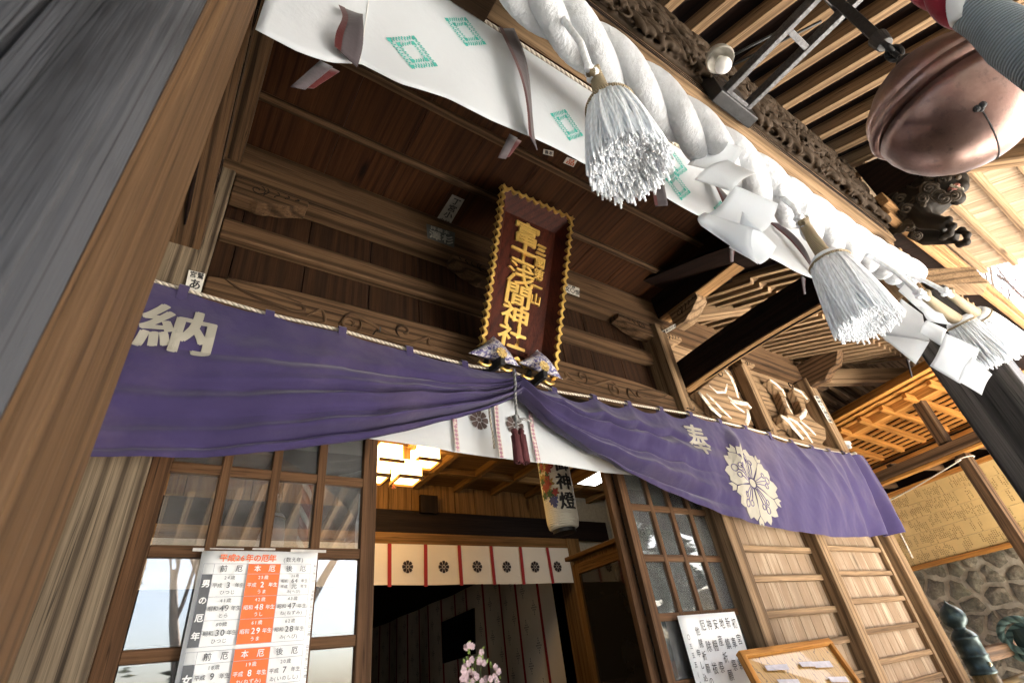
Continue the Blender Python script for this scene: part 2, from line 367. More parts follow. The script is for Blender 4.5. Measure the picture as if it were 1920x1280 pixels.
# bracket arm under the right ceiling beam and on the left post
def curl_bracket(c, ax, az, ln, ht, th, name='bracket_arm', mat=None):
    ax, az = Vector(ax), Vector(az); ay = Vector((0, 0, 1))
    pts = [(0, 0), (0, -ht)]
    for k in range(9):
        q = k / 8; pts.append((ln * (.25 + .75 * q), -ht + ht * .75 * q ** 1.6 - .012 * abs(math.sin(q * math.pi * 2.5))))
    pts.append((ln, 0))
    mb = MB(); mb.prism(pts, Vector(c) - az * th / 2, ax, ay, az, th)
    o = part(name, mb, mat or W_BEAM, bev=.005)
    mb = MB()
    for s_ in (-1, 1):
        off = az * (s_ * (th / 2 + .0005))
        for q in (.42, .56, .70, .84):
            pp = [Vector(c) + off + ax * (ln * (q + .03 * math.sin(k))) + ay * (-ht * (.10 + .75 * (1 - q) * k / 5 * 1.1)) for k in range(6)]
            mb.tube(pp, .0032, 5)
        mb.tube([Vector(c) + off + ax * (ln * .3 + (.006 + .0045 * a) * math.cos(a) * ln / .35) + ay * (-ht * .36 + (.006 + .0045 * a) * math.sin(a)) for a in np.linspace(0, 7.5, 36)], .003, 5)
    part('incised_swirl', mb, W_INTD, o, bev=0, smooth=True)
    return o

# --- facade posts
def post(x0, x1, z0=-1.2, z1=2.44, y0=2.08, y1=2.30, m=W_GREY):
    mb = MB(); mb.box(x0, x1, y0, y1, z0, z1, 'z'); return part('post', mb, m, bev=.008)
post(-.30, -.045); post(3.22, 3.345, m=W_TAN); post(4.37, 4.49, m=W_TAN, z1=1.5); post(5.69, 5.835, m=W_TAN)
mb = MB(); mb.box(4.44, 4.56, 2.10, 2.22, 1.5, 2.33, 'z'); part('strut', mb, W_TAN, bev=.008)
# --- upper wall
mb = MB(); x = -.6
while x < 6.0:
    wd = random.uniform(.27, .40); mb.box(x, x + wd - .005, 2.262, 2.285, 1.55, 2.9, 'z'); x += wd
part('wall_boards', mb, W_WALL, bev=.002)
mb = MB(); mb.box(-.6, 6.3, 2.114, 2.26, 2.445, 2.62, 'x'); part('wall_beam', mb, W_BEAM, bev=.01)
mb = MB(); mb.box(-.6, 6.1, 2.135, 2.26, 2.623, 2.77, 'x'); part('wall_beam', mb, W_BEAM, bev=.006)
mb = MB(); mb.box(-.04, 3.215, 2.2, 2.26, 2.08, 2.205, 'x'); part('tie_beam', mb, W_BEAM, bev=.006)
# lintel beam with a bowed top (rainbow beam)
def lintel(x0, x1, zb, zt, y0, y1, bow, mat=W_BEAM):
    N = 24; low = [(x0 + (x1 - x0) * k / N, zb) for k in range(N + 1)]
    top = [(x0 + (x1 - x0) * k / N, zt - bow * (abs(2 * k / N - 1)) ** 6) for k in range(N, -1, -1)]
    mb = MB(); mb.prism(low + top, (0, y1, 0), X_, Z_, Vector((0, -1, 0)), y1 - y0); return part('lintel_beam', mb, mat, bev=.008)
lt = lintel(-.04, 3.215, 1.52, 1.795, 2.13, 2.26, .06)
def swirl(mb, cx, cz, y, r0, r1, a0, a1, w=.008, sgn=1):
    mb.tube([(cx + sgn * (r0 + (r1 - r0) * k / 40) * math.cos(a0 + (a1 - a0) * k / 40), y, cz + (r0 + (r1 - r0) * k / 40) * math.sin(a0 + (a1 - a0) * k / 40)) for k in range(41)], [w * (.35 + .65 * math.sin(math.pi * k / 40)) for k in range(41)], 6)
def leafy(mb, pts, y, w):
    P = [Vector((a, y, b)) for a, b in pts]; out = []
    for i in range(len(P) - 1):
        for k in range(8):
            q = k / 8; p0 = P[max(i - 1, 0)]; p1 = P[i]; p2 = P[i + 1]; p3 = P[min(i + 2, len(P) - 1)]
            out.append(.5 * ((2 * p1) + (p2 - p0) * q + (2 * p0 - 5 * p1 + 4 * p2 - p3) * q * q + (3 * p1 - p0 - 3 * p2 + p3) * q ** 3))
    n = len(out); mb.tube(out, [w * math.sin(math.pi * (i + .4) / (n + .4)) ** .7 for i in range(n)], 6)
for s_, x0 in ((1, .03), (-1, 3.14)):
    mb = MB()
    f = lambda x: x0 + s_ * x
    leafy(mb, [(f(.0), 1.74), (f(.1), 1.69), (f(.28), 1.655), (f(.36), 1.66), (f(.36), 1.69), (f(.32), 1.69)], 2.128, .011)
    leafy(mb, [(f(.0), 1.75), (f(.12), 1.75), (f(.25), 1.73), (f(.36), 1.71)], 2.128, .007)
    leafy(mb, [(f(.38), 1.64), (f(.45), 1.70), (f(.47), 1.63), (f(.41), 1.62)], 2.129, .008)
    swirl(mb, f(.60), 1.66, 2.128, .012, .062, -1, 7.0, .011, s_)
    leafy(mb, [(f(.54), 1.64), (f(.60), 1.725), (f(.70), 1.70), (f(.80), 1.66), (f(.90), 1.65)], 2.128, .011)
    swirl(mb, f(.90), 1.70, 2.128, .010, .05, -2, 4.2, .009, s_)
    leafy(mb, [(f(.80), 1.62), (f(.95), 1.64), (f(1.05), 1.70), (f(1.06), 1.65), (f(1.25), 1.64), (f(1.40), 1.60)], 2.128, .009)
    part('lintel_carving', mb, W_BEAM, lt, bev=0, smooth=True)
# shaped bracket arms under the main wall beam
curl_bracket((-.04, 2.17, 2.445), (1, 0, 0), (0, 1, 0), .38, .13, .10)
curl_bracket((1.62, 2.17, 2.445), (-1, 0, 0), (0, 1, 0), .34, .13, .10)
curl_bracket((3.22, 2.17, 2.445), (-1, 0, 0), (0, 1, 0), .40, .13, .10)
curl_bracket((3.345, 2.19, 2.445), (1, 0, 0), (0, 1, 0), .30, .13, .10, mat=W_TAN)
curl_bracket((4.56, 2.19, 2.445), (1, 0, 0), (0, 1, 0), .24, .10, .10, mat=W_TAN)
curl_bracket((3.43, 2.0, 2.535), (0, -1, 0), (1, 0, 0), .30, .16, .13, mat=W_TAN)
# right bay: lower rail under crane panels and horizontal siding behind
mb = MB(); mb.box(3.345, 5.69, 2.11, 2.26, 1.50, 1.60, 'x'); part('tie_beam', mb, W_TAN)
mb = MB()
for k in range(7): mb.box(3.35, 4.435, 2.235 - .012 * (k % 2), 2.26, 1.60 + .12 * k, 1.60 + .12 * (k + 1) - .004, 'x'); mb.box(4.565, 5.69, 2.235 - .012 * (k % 2), 2.26, 1.60 + .12 * k, 1.60 + .12 * (k + 1) - .004, 'x')
part('siding', mb, W_TAN, bev=.002)
mb = MB(); mb.box(-.6, 5.7, 2.20, 2.29, 1.16, 1.5, 'x'); part('transom', mb, W_BEAM)

# --- plank panels of the right bay
def planks(x0, x1, n, mat=W_PALE):
    mb = MB(); wd = (x1 - x0) / n
    for k in range(n): mb.box(x0 + wd * k, x0 + wd * (k + 1) - .004, 2.195, 2.215, -.62, 1.2, 'z')
    return part('plank_panel', mb, mat, bev=.0015)
pa = planks(3.345, 4.44, 8); pb = planks(4.49, 5.69, 9)
zs = [atY(1470, y, 2.17).z for y in (1030, 1083, 1149, 1215)]; zs = [zs[0] + .25, *zs, zs[-1] - .21, zs[-1] - .42]
for z in zs: mb = MB(); mb.box(3.42, 4.37, 2.160, 2.194, z - .022, z + .022, 'x'); part('panel_rail', mb, W_TAN, pa, bev=.005)
zs = [atY(x, y, 2.17).z for x, y in ((1611, 1029), (1632, 1074), (1657, 1123), (1680, 1176), (1706, 1229))]; zs = [zs[0] + .14, *zs, zs[-1] - .16, zs[-1] - .32]
for z in zs: mb = MB(); mb.box(4.545, 5.60, 2.160, 2.194, z - .02, z + .02, 'x'); part('panel_rail', mb, W_TAN, pb, bev=.005)
for x in (3.345, 4.49, 5.60): mb = MB(); mb.box(x, x + (.07 if x < 4 else .05), 2.15, 2.194, -.62, 1.2, 'z'); part('panel_stile', mb, W_TAN, pa if x < 4 else pb)

# --- lattice doors
def door(x0, x1, y, zr, ncol, name='sliding_door', m=W_DOOR):
    mb = MB(); sw = .065
    for a in (x0, x1 - sw): mb.box(a, a + sw, y, y + .038, -.6, 1.3, 'z')
    d = part(name, mb, m, bev=.004)
    for z in zr: mb = MB(); mb.box(x0 + sw, x1 - sw, y + .003, y + .035, z - .02, z + .02, 'x'); part('rail', mb, m, d, bev=.003)
    iw = (x1 - x0 - 2 * sw) / ncol
    for k in range(1, ncol): xx = x0 + sw + iw * k; mb = MB(); mb.box(xx - .018, xx + .018, y + .001, y + .037, -.3, 1.3, 'z'); part('muntin', mb, m, d, bev=.003)
    zz = [1.3] + zr + [-.6]
    for a, b in zip(zz[:-1], zz[1:]):
        if b < -.3: continue
        mb = MB()
        for k in range(ncol): mb.box(x0 + sw + iw * k + .004, x0 + sw + iw * (k + 1) - .004, y + .017, y + .020, b + .005, a - .005)
        part('glass_pane', mb, GLASS, d, bev=0)
    return d
ZR = [.845, .54, .225, -.09, -.4]
door(-.045, .825, 2.19, ZR, 4)
door(2.415, 3.30, 2.19, ZR, 4)
door(2.36, 3.18, 2.245, ZR, 4)
mb = MB(); mb.box(-.05, 3.35, 2.15, 2.34, -.64, -.6, 'x'); part('door_sill', mb, W_DOOR)

# --- porch roof: rafters, boards, verge ribs
RS = .363
def rz(y): return 2.605 + RS * y
raf = None
for k in range(23):
    x = -1.0 + .2155 * k + (0 if k < 22 else 9)
    if raf is None:
        mb = MB(); mb.beam((x, .55, rz(.55) + .045), (x, -2.6, rz(-2.6) + .045), .056, .09); raf = part('rafter', mb, W_TAN, bev=.003)
    else:
        o = raf.copy(); COL.objects.link(o); o.location.x += .2155 * k
mb = MB(); x = -3.2
for k in range(14):
    mb.beam((-3.2 + .5 * k + .25, 2.9, rz(2.9) + .125), (-3.2 + .5 * k + .25, -2.65, rz(-2.65) + .125), .497, .03)
part('roof_boards', mb, W_BLACK, bev=0)
mb = MB()
for k in range(13):
    xx = 3.68 + .195 * k; mb.beam((xx, 2.4, rz(2.4) + .062), (xx, -2.6, rz(-2.6) + .062), .188, .022)
part('verge_boards', mb, W_PALE, bev=.001)
for k in range(22):
    y = 1.95 - .205 * k; mb = MB(); mb.beam((3.55, y, rz(y) + .025), (6.12, y, rz(y) + .025), .05, .05, up=(0, -RS, 1)); part('verge_rib', mb, W_TAN, bev=.005)
# gable board by the bell and the curved bracket
mb = MB(); q = [(.35, 2.20), (-.45, 2.25), (-.62, 2.30), (-.50, 2.42), (-.2, 2.52), (.35, 2.73)]
n = len(q); mb.add([Vector((xx, a, b)) for xx in (3.57, 3.63) for a, b in q], [tuple(range(n)), tuple(range(2 * n - 1, n - 1, -1))] + [(i, n + i, n + (i + 1) % n, (i + 1) % n) for i in range(n)], [Vector((a, b, xx)) for xx in (0, .06) for a, b in q])
part('gable_board', mb, W_BLACK)
p0, p1 = atX(1655, 325, 3.78), atX(1920, 285, 3.95)
mb = MB(); mb.beam(p0, p0 + (p1 - p0) * 1.6, .10, .14); part('barge_beam', mb, W_TAN, bev=.008)
mb = MB(); pts = []
for k in range(13):
    a = R(200 - 110 * k / 12); pts.append(Vector((3.72, .02 + .14 * math.cos(a) - .05, 2.42 + .14 * math.sin(a))))
mb.tube(pts, [.05 + .012 * math.sin(k) for k in range(13)], 10); part('curved_bracket', mb, W_TAN, bev=0, smooth=True)

# --- main front eave (right of the porch), two tiers
def mz(y): return 2.72 + RS * (y - 2.15)
for k in range(24):
    x = 3.56 + .125 * k; yin = 2.15 if x < 5.95 else 2.15 - (x - 5.95)
    mb = MB()
    y1 = 1.32
    if yin - y1 > .08: mb.beam((x, yin, mz(yin) + .03), (x, y1, mz(y1) + .03), .045, .06); 
    y2 = .46; a = min(1.45, yin)
    if a - y2 > .08:
        mb.beam((x, a, mz(1.45) + .085 + .45 * (a - 1.45)), (x, y2, mz(1.45) + .085 + .45 * (y2 - 1.45)), .042, .055)
    if mb.v: part('rafter', mb, W_TAN, bev=.003)
mb = MB()
for k in range(9):
    xx = 3.3 + .42 * k; yt = 3.4 if xx < 5.7 else 2.35 - (xx - 5.95)
    if yt > 1.25: mb.beam((xx, yt, mz(yt) + .14), (xx, 1.2, mz(1.2) + .14), .417, .025)
    if xx < 6.7: mb.beam((xx, min(1.5, yt), mz(1.45) + .165 + .45 * (min(1.5, yt) - 1.5)), (xx, .38, mz(1.45) + .165 - .45 * 1.07), .417, .02)
    continue
    mb.beam((xx, 1.5, mz(1.45) + .165), (xx, .38, mz(1.45) + .165 - .2 * 1.07), .417, .02)
part('roof_boards', mb, W_BLACK, bev=0)
ye = .40; ze = mz(1.45) + .45 * (ye - 1.45)
for dz, hh in ((.13, .07), (.21, .09)): mb = MB(); mb.beam((3.3, ye - dz * .4, ze + dz), (7.0, ye - dz * .4, ze + dz), .05, hh); part('fascia', mb, W_HOLE, bev=.005)
mb = MB(); mb.beam((3.56, 1.34, mz(1.34) + .085), (6.7, 1.34, mz(1.34) + .085), .06, .05); part('eave_purlin', mb, W_TAN)
# hip rafter and side eave
mb = MB(); mb.beam((5.85, 2.25, 2.56), (7.45, .55, 2.02), .12, .17); part('hip_rafter', mb, W_TAN, bev=.01)
for k in range(20):
    y = 1.95 + .16 * k
    for (xa, xb, dz) in ((5.9, 6.65, 0), (6.5, 7.35, .05)):
        st = max(xa, 5.95 + max(0, 2.15 - y))
        mb = MB(); mb.beam((st, y, 2.64 - .36 * (st - 5.95) + dz), (xb, y, 2.64 - .36 * (xb - 5.95) + dz * 2.2), .05, .07); part('rafter', mb, W_TAN, bev=.004)
mb = MB()
for k in range(30):
    y = .75 + .14 * k; st = max(5.9, 5.9 + max(0, 2.15 - y)); mb.beam((st, y, 2.75 - .31 * (st - 5.9)), (7.5, y, 2.75 - .31 * 1.6), .137, .02)
part('roof_boards', mb, W_TAN, bev=.001)
# corner nosing of the side beam
mb = MB(); mb.prism([(0, 0), (0, -.30), (.12, -.28), (.2, -.30), (.3, -.22), (.38, -.20), (.46, -.08), (.5, -.05), (.5, 0)], (5.70, 2.12, 2.62), Vector((0, -1, 0)), Z_, X_, .13); part('corner_nosing', mb, W_BEAM, bev=.008)
mb = MB(); a, b = Vector((3.65, 1.95, 2.57)), Vector((4.25, 1.52, 2.585)); mb.beam(a - (b - a) * .15, b, .10, .10); part('corner_beam', mb, W_TAN)

# --- veranda and steps
mb = MB()
for k in range(22): mb.box(-2.2 + .42 * k, -2.2 + .42 * (k + 1) - .004, 1.15, 2.15, -.68, -.64, 'y')
part('veranda_floor', mb, W_GREY)
for k in range(4):
    mb = MB(); mb.box(.1, 3.3, .95 - .25 * k, 1.2 - .25 * k, -.9 - .22 * k, -.85 - .22 * k, 'x'); part('step', mb, W_GREY)
mb = MB(); mb.box(-2.5, 6.2, 2.15, 9.9, -1.6, -.66); part('foundation', mb, W_GREY, bev=0)
# side and rear envelope
mb = MB(); mb.box(5.75, 5.85, 2.31, 9.9, -.66, 2.9, 'y'); mb.box(-2.6, -2.5, 2.31, 9.9, -.66, 2.9, 'y'); mb.box(-2.6, -.30, 2.2, 2.31, -.66, 2.9, 'z'); mb.box(-2.6, 5.85, 9.9, 10, -.66, 2.9, 'x')
part('outer_wall', mb, W_WALL, bev=0)
mb = MB(); mb.beam((1.7, 1.9, 2.84), (1.7, 10.5, 2.84), 9.2, .02); part('roof_underlay', mb, W_BLACK, bev=0)
mb = MB(); mb.beam((-2.9, 3.4, mz(3.4) + .14), (-2.9, .9, mz(.9) + .14), 5, .025); part('roof_boards', mb, W_BLACK, bev=0)

# ================================================================ HANGINGS
def twist(name, col, kl, na, rough=.85, dark=.5, bst=.8, bdist=.004):
    m, t, p = newmat(name); a = nd(t, 'ShaderNodeAttribute', attribute_name='gc').outputs['Vector']
    sp = nd(t, 'ShaderNodeSeparateXYZ'); t.links.new(a, sp.inputs[0])
    at = nd(t, 'ShaderNodeMath', operation='ARCTAN2'); t.links.new(sp.outputs[1], at.inputs[0]); t.links.new(sp.outputs[2], at.inputs[1])
    m1 = nd(t, 'ShaderNodeMath', operation='MULTIPLY'); t.links.new(sp.outputs[0], m1.inputs[0]); m1.inputs[1].default_value = kl
    m2 = nd(t, 'ShaderNodeMath', operation='MULTIPLY_ADD'); t.links.new(at.outputs[0], m2.inputs[0]); m2.inputs[1].default_value = na; t.links.new(m1.outputs[0], m2.inputs[2])
    s_ = nd(t, 'ShaderNodeMath', operation='SINE'); t.links.new(m2.outputs[0], s_.inputs[0])
    f = nd(t, 'ShaderNodeMapRange'); t.links.new(s_.outputs[0], f.inputs[0]); f.inputs[1].default_value = -1
    t.links.new(ramp(t, f.outputs[0], [(0, tuple(c * dark for c in col)), (.55, col)]), p.inputs['Base Color']); p.inputs['Roughness'].default_value = rough
    p.inputs['Specular IOR Level'].default_value = .2
    bump(t, p, f.outputs[0], bst, bdist); return m
M_ROPE = twist('rope_cream', (.62, .55, .45), 260, 2)
M_CORD = twist('cord_white', (.88, .92, .97), 170, 1, dark=.90, bst=.2)
M_WIND = twist('wound_twine', (.44, .36, .24), 1100, 1, dark=.5)
M_PURP = cloth('cloth_purple', (.041, .030, .092), dust=(.11, .082, .112), damt=.6, wrinkle=.3)
M_CREAM = cloth('cloth_print_cream', (.34, .32, .27), wrinkle=.1, sheen=0)
M_PRINTP = cloth('cloth_print_purple', (.10, .075, .20), wrinkle=.1, sheen=0)
M_WHITE = cloth('cloth_white', (.66, .70, .74), wrinkle=.25, sheen=.1, trans=.25)
M_COTTON = cloth('cloth_cotton_white', (.82, .82, .81), dust=(.7, .66, .6), damt=.25, wrinkle=.55, sheen=.1)
M_STRAND, t, p = newmat('rope_cotton'); a_ = nd(t, 'ShaderNodeAttribute', attribute_name='gc').outputs['Vector']; tc = nd(t, 'ShaderNodeTexCoord').outputs['Object']
w1 = noise_(t, mapped(t, a_, (52, 1.3, 1.3)), 1.0, 3, .6); w2 = noise_(t, mapped(t, a_, (14, 1.2, 1.2)), 1.0, 3, .5); w3 = noise_(t, tc, 420, 2, .5)
c_ = mix(t, (.60, .63, .67), (.46, .475, .49), ramp(t, noise_(t, tc, 9, 6, .7), [(.45, (0, 0, 0)), (.75, (1, 1, 1))]))
t.links.new(c_, p.inputs['Base Color']); p.inputs['Roughness'].default_value = .9; p.inputs['Sheen Weight'].default_value = .15; p.inputs['Specular IOR Level'].default_value = .15
bump(t, p, mix(t, mix(t, w1, w2, .4), w3, .10), 1.0, .016)
M_PAPER = cloth('paper_white', (.90, .93, .96), wrinkle=.03, sheen=0, trans=.5)
M_TEAL = plain('ink_teal', (.07, .43, .37), .8, bst=0)
M_MAUVE = cloth('ribbon_mauve', (.065, .055, .061), dust=(.06, .03, .03), damt=.5)
M_RED = cloth('ribbon_red', (.06, .008, .008), dust=(.03, .016, .018), damt=.7)
M_BLK = plain('black_iron', (.02, .02, .021), .45, .3, nsc=60, namt=.6, bst=.5)
M_GOLD = plain('gold_leaf', (.80, .52, .14), .28, .95, nsc=18, namt=.3, bst=.1)
M_INK = plain('ink_black', (.02, .02, .022), .7, bst=0)

# ---------------- purple curtain
YC = 2.035
ropepx = [(200, 500), (290, 527), (360, 547), (500, 588), (640, 619), (765, 655), (880, 685), (960, 696), (1000, 714), (1040, 733), (1110, 744), (1180, 757), (1240, 767), (1290, 775), (1350, 790), (1400, 802), (1440, 813), (1480, 827), (1530, 840), (1565, 847), (1602, 851)]
rp = [atY(x, y, YC) for x, y in ropepx]; rX = np.array([p.x for p in rp]); rZ = np.array([p.z for p in rp])
botpx = [(100, 862), (172, 863), (310, 862), (430, 858), (530, 848), (640, 836), (705, 828), (760, 816), (830, 800), (900, 780), (945, 760), (966, 747), (985, 762), (1020, 795), (1060, 827), (1100, 854), (1150, 886), (1200, 911), (1260, 936), (1340, 965), (1400, 981), (1450, 991), (1500, 1000), (1560, 1008), (1620, 1006), (1688, 1001)]
bp = [atY(x, y, YC) for x, y in botpx]; bX = np.array([p.x for p in bp]); bZ = np.array([p.z for p in bp])
looppx = [345, 505, 640, 765, 868, 958, 1035, 1110, 1175, 1235, 1290, 1345, 1393, 1438, 1480, 1518, 1550, 1578]
loopX = []
for lx in looppx:
    ly = np.interp(lx, [p[0] for p in ropepx], [p[1] for p in ropepx]); loopX.append(atY(lx, ly, YC).x)
loopX = np.array(loopX); XT = atY(966, 747, YC).x
def sst(a, b, x): q = min(1, max(0, (x - a) / (b - a))); return q * q * (3 - 2 * q)
def ctop(X):
    i = int(np.clip(np.searchsorted(loopX, X) - 1, 0, len(loopX) - 2)); q = (X - loopX[i]) / (loopX[i + 1] - loopX[i])
    sag = (.012 if X < XT else .045 if X < loopX[10] else .022) * max(0, math.sin(math.pi * min(1, max(0, q))))
    return float(np.interp(X, rX, rZ)) - .022 - sag
def cbot(X): return float(np.interp(X, bX, bZ))
def cdis(X, t):
    """how far the cloth stands out towards the viewer; t = 0 hem, 1 top"""
    u = 1 - t; d = 0
    if X < XT:
        s_ = XT - X; A = .036 * math.exp(-s_ / .6) + .026 * math.exp(-((s_ - .7) / .7) ** 2) + .008
        w = sst(.12, .75, u)
        ph = 2 * math.pi * (4.6 * max(0, u) ** 1.5 + .14 * math.sin(X * 2.3) - .12 * s_)
        d += A * w * (abs(math.sin(ph / 2)) ** .8 * 1.6 - .6 + .35 * math.sin(ph * 1.7 + 1))
        d += .022 * math.sin(6 * u - 3.2 * X) * sst(.1, .5, u)
    else:
        s_ = X - XT; A = .045 * math.exp(-s_ / .5) + .045 * math.exp(-((s_ - .9) / .6) ** 2)
        ph = 2 * math.pi * (3.3 * max(0, u) ** 1.15 + .1 * math.sin(X * 3) + .10 * s_)
        d += A * (sst(.05, .4, u)) * (abs(math.sin(ph / 2)) ** .8 * 1.5 - .5 + .3 * math.sin(ph * 1.6))
        d += .05 * math.exp(-((X - (3.62 - .30 * u)) / .07) ** 2) * sst(0, .25, u) * (1 - .6 * u)
        for lx, sl in ((4.55, .25), (4.98, .1), (5.28, .02)):
            d += .026 * math.exp(-((X - lx - sl * u) / .05) ** 2) * max(0, 1 - u) ** .7
        e = sst(4.9, 5.8, X); d += e * (.060 * math.sin(17 * (X - 5.0) + .6 * u) * (.35 + .65 * u) + .03 * math.sin(31 * X) * .5)
        d += .018 * math.sin(2.6 * X + 4 * u) * sst(3.8, 4.6, X)
    d += .010 * noise.noise(Vector((X * 3.1, t * 2.2 + X * .6, 1.7))) + .006 * noise.noise(Vector((X * 9, t * 5 + X * 2, 5.2))) + .0025 * noise.noise(Vector((X * 26, t * 13, 9.1)))
    d += .035 * math.sin(math.pi * min(1, t * 1.0)) + .004 * math.sin(23 * X + 9 * u) * sst(0, .3, u)
    return d
def csurf(X, Z, lift=0):
    zt, zb = ctop(X), cbot(X); t = (Z - zb) / max(.02, zt - zb); t = min(1.02, max(-.02, t))
    return Vector((X, YC - .02 - cdis(X, t) - lift, Z))
XL, XR = -.42, float(bX[-1])
mb = MB()
def cf(u, v):
    X = XL + (XR - XL) * u
    Z = ctop(X) + (cbot(X) - ctop(X)) * v
    p = csurf(X, Z); p.x += .0
    return p
mb.grid(cf, 420, 90)
cur = mb.build('purple_curtain', M_PURP, smooth=True)
tag(cur, 'long purple shrine curtain gathered up at its middle across the hall front', 'curtain')
mb = MB()
for i, lx in enumerate(loopX):
    zr = float(np.interp(lx, rX, rZ)); w_ = .038; pts = []
    for dx in (-w_ / 2, w_ / 2):
        pts += [Vector((lx + dx, YC - .022, zr - .07)), Vector((lx + dx, YC - .024, zr + .002)), Vector((lx + dx, YC - .012, zr + .014)), Vector((lx + dx, YC + .012, zr + .012)), Vector((lx + dx, YC + .013, zr - .06))]
    mb = MB(); mb.add(pts, [(k, k + 1, k + 6, k + 5) for k in range(4)]); mb.build('curtain_loop', M_PURP, cur, solid=.003)
# printed marks
def flat(fr_c, X0, Z0): return lambda x, y, l=0: csurf(X0 + x, Z0 + y, .004 + l)
def glyph_dense(mb, ch, X0, Z0, hx, hz, skew=0):
    vs, fs = glyph(ch); bm = bmesh.new(); V = [bm.verts.new((a - .44, b - .33, 0)) for a, b in vs]
    for f in fs:
        try: bm.faces.new([V[i] for i in f])
        except ValueError: pass
    for it in range(2): bmesh.ops.subdivide_edges(bm, edges=[e for e in bm.edges if e.calc_length() > .05], cuts=1)
    bmesh.ops.triangulate(bm, faces=bm.faces[:])
    base = [v.co.copy() for v in bm.verts]; idx = {v: i for i, v in enumerate(bm.verts)}; F_ = [tuple(idx[v] for v in f.verts) for f in bm.faces]; bm.free()
    for j, (dx, dy) in enumerate(((0, 0), (.028, 0), (-.028, 0), (0, .016), (0, -.016), (.02, .012), (-.02, -.012))):
        mb.add([csurf(X0 + (v.x + dx + skew * v.y) * hx, Z0 + (v.y + dy) * hz, .005 + j * .0002) for v in base], F_)
for ch, px, hx, hz in (('納', (327, 622), .25, .215), ('奉', (1308, 826), .22, .235)):
    c = atY(px[0], px[1], YC - .05); mb = MB(); glyph_dense(mb, ch, c.x, c.z, hx * 1.08, hz * 1.12); mb.build('printed_character', M_CREAM, cur)
c = atY(1412, 905, YC - .06); RX = .30; 
def petal(mb, pts, a0, lift=.005, R_=RX):
    P = [(0, 0)] + [(r * math.sin(a0 + R(a)), r * math.cos(a0 + R(a))) for a, r in pts]
    P = P[1:]; n = len(P); cx = sum(p[0] for p in P) / n; cz = sum(p[1] for p in P) / n
    vs = []; 
    for q in (0, .35, .7, 1): vs += [csurf(c.x + R_ * (cx + (x - cx) * q), c.z + R_ * (cz + (z - cz) * q), lift) for x, z in P]
    mb.add(vs, [(k * n + i, k * n + (i + 1) % n, (k + 1) * n + (i + 1) % n, (k + 1) * n + i) for k in range(3) for i in range(n)])
mb = MB()
for k in range(5):
    a0 = R(8 + 72 * k)
    petal(mb, [(-28, .16), (-33, .4), (-35.5, .62), (-35, .78), (-27, .93), (-20, .88), (-13, 1.0), (-5, .92), (0, .84), (5, .93), (13, 1.0), (20, .88), (27, .93), (35, .78), (35.5, .62), (33, .4), (28, .16)], a0)
    petal(mb, [(-.5, .80), (-6, .90), (-5, 1.04), (0, .95), (5, 1.04), (6, .90), (.5, .80)], a0 + R(36))
petal(mb, [(a, .105) for a in range(0, 360, 20)], 0)
emb = mb.build('flower_emblem', M_CREAM, cur)
mb = MB()
for k in range(5):
    a0 = R(8 + 72 * k)
    for da, rr, rc in ((-13, .58, .065), (0, .70, .085), (13, .58, .065)):
        a = a0 + R(da)
        mb.tube([csurf(c.x + RX * r * math.sin(a), c.z + RX * r * math.cos(a), .0065) for r in np.linspace(.15, rr - rc, 8)], .0028, 4)
        mb.tube([csurf(c.x + RX * (rr * math.sin(a) + rc * math.cos(b)), c.z + RX * (rr * math.cos(a) + rc * math.sin(b)), .0065) for b in np.linspace(0, 2 * math.pi, 15)], .0028, 4)
    for side in (-1, 1):
        a = a0 + R(36)
mb.build('emblem_stamens', M_PRINTP, cur, smooth=True)
# hanging rope of the curtain
mb = MB(); mb.tube([(x, YC, z) for x, z in zip(np.interp(np.linspace(0, 1, 90), np.linspace(0, 1, len(rX)), rX), np.interp(np.linspace(0, 1, 90), np.linspace(0, 1, len(rZ)), rZ))], .008, 8)
e = atY(1602, 851, YC)
rope = mb.build('curtain_rope', M_ROPE, smooth=True); tag(rope, 'thin twisted cream rope carrying the purple curtain', 'rope')
mb = MB(); mb.tube([e, e + Vector((.02, -.01, -.03)), e + Vector((.05, -.02, -.2)), atY(1690, 1003, YC), atY(1711, 1045, YC)], .007, 8); o = mb.build('rope_end', M_ROPE, rope, smooth=True)
mb = MB(); mb.sphere(e, .03, sc=(1, .8, .8)); mb.build('rope_knot', M_ROPE, rope, smooth=True)
# iron hooks
for px in ((1440, 809), (1292, 771), (706, 627), (1468, 818 - 7)):
    p = atY(px[0], px[1], 2.07); mb = MB(); mb.tube([p + Vector((0, .05, .035)), p + Vector((0, .0, .03)), p + Vector((0, -.02, .01)), p + Vector((0, -.045, -.012)), p + Vector((0, -.055, .012))], .004, 6); mb.build('curtain_hook', M_BLK, hall, smooth=True)

# tie cord with tassels at the middle
ct = thing('curtain_tie', 'grey tie cord with two dark red tassels gathering the purple curtain', 'tassel cord', atY(968, 760, 1.97))
M_TIE = twist('cord_grey', (.25, .25, .25), 200, 2); M_MAR = plain('tassel_maroon', (.075, .014, .018), .9, nsc=200, namt=.5)
y_ = 1.945
mb = MB(); mb.tube([atY(x, y, y_) for x, y in ((963, 692), (966, 715), (966, 745), (968, 770), (970, 785))], .008, 8); mb.build('cord', M_TIE, ct, smooth=True)
mb = MB()
for k in range(5): mb.sphere(atY(968, 786, y_) + Vector((.014 * math.cos(k * 1.26), -.004 * k, .014 * math.sin(k * 1.26))), .014, 10, 6)
mb.tube([atY(x, y, y_) for x, y in ((972, 786), (982, 785), (996, 789))], .007, 8); mb.tube([atY(x, y, y_) for x, y in ((968, 788), (969, 797), (969, 806))], .008, 8)
mb.build('cord_knot', M_TIE, ct, smooth=True)
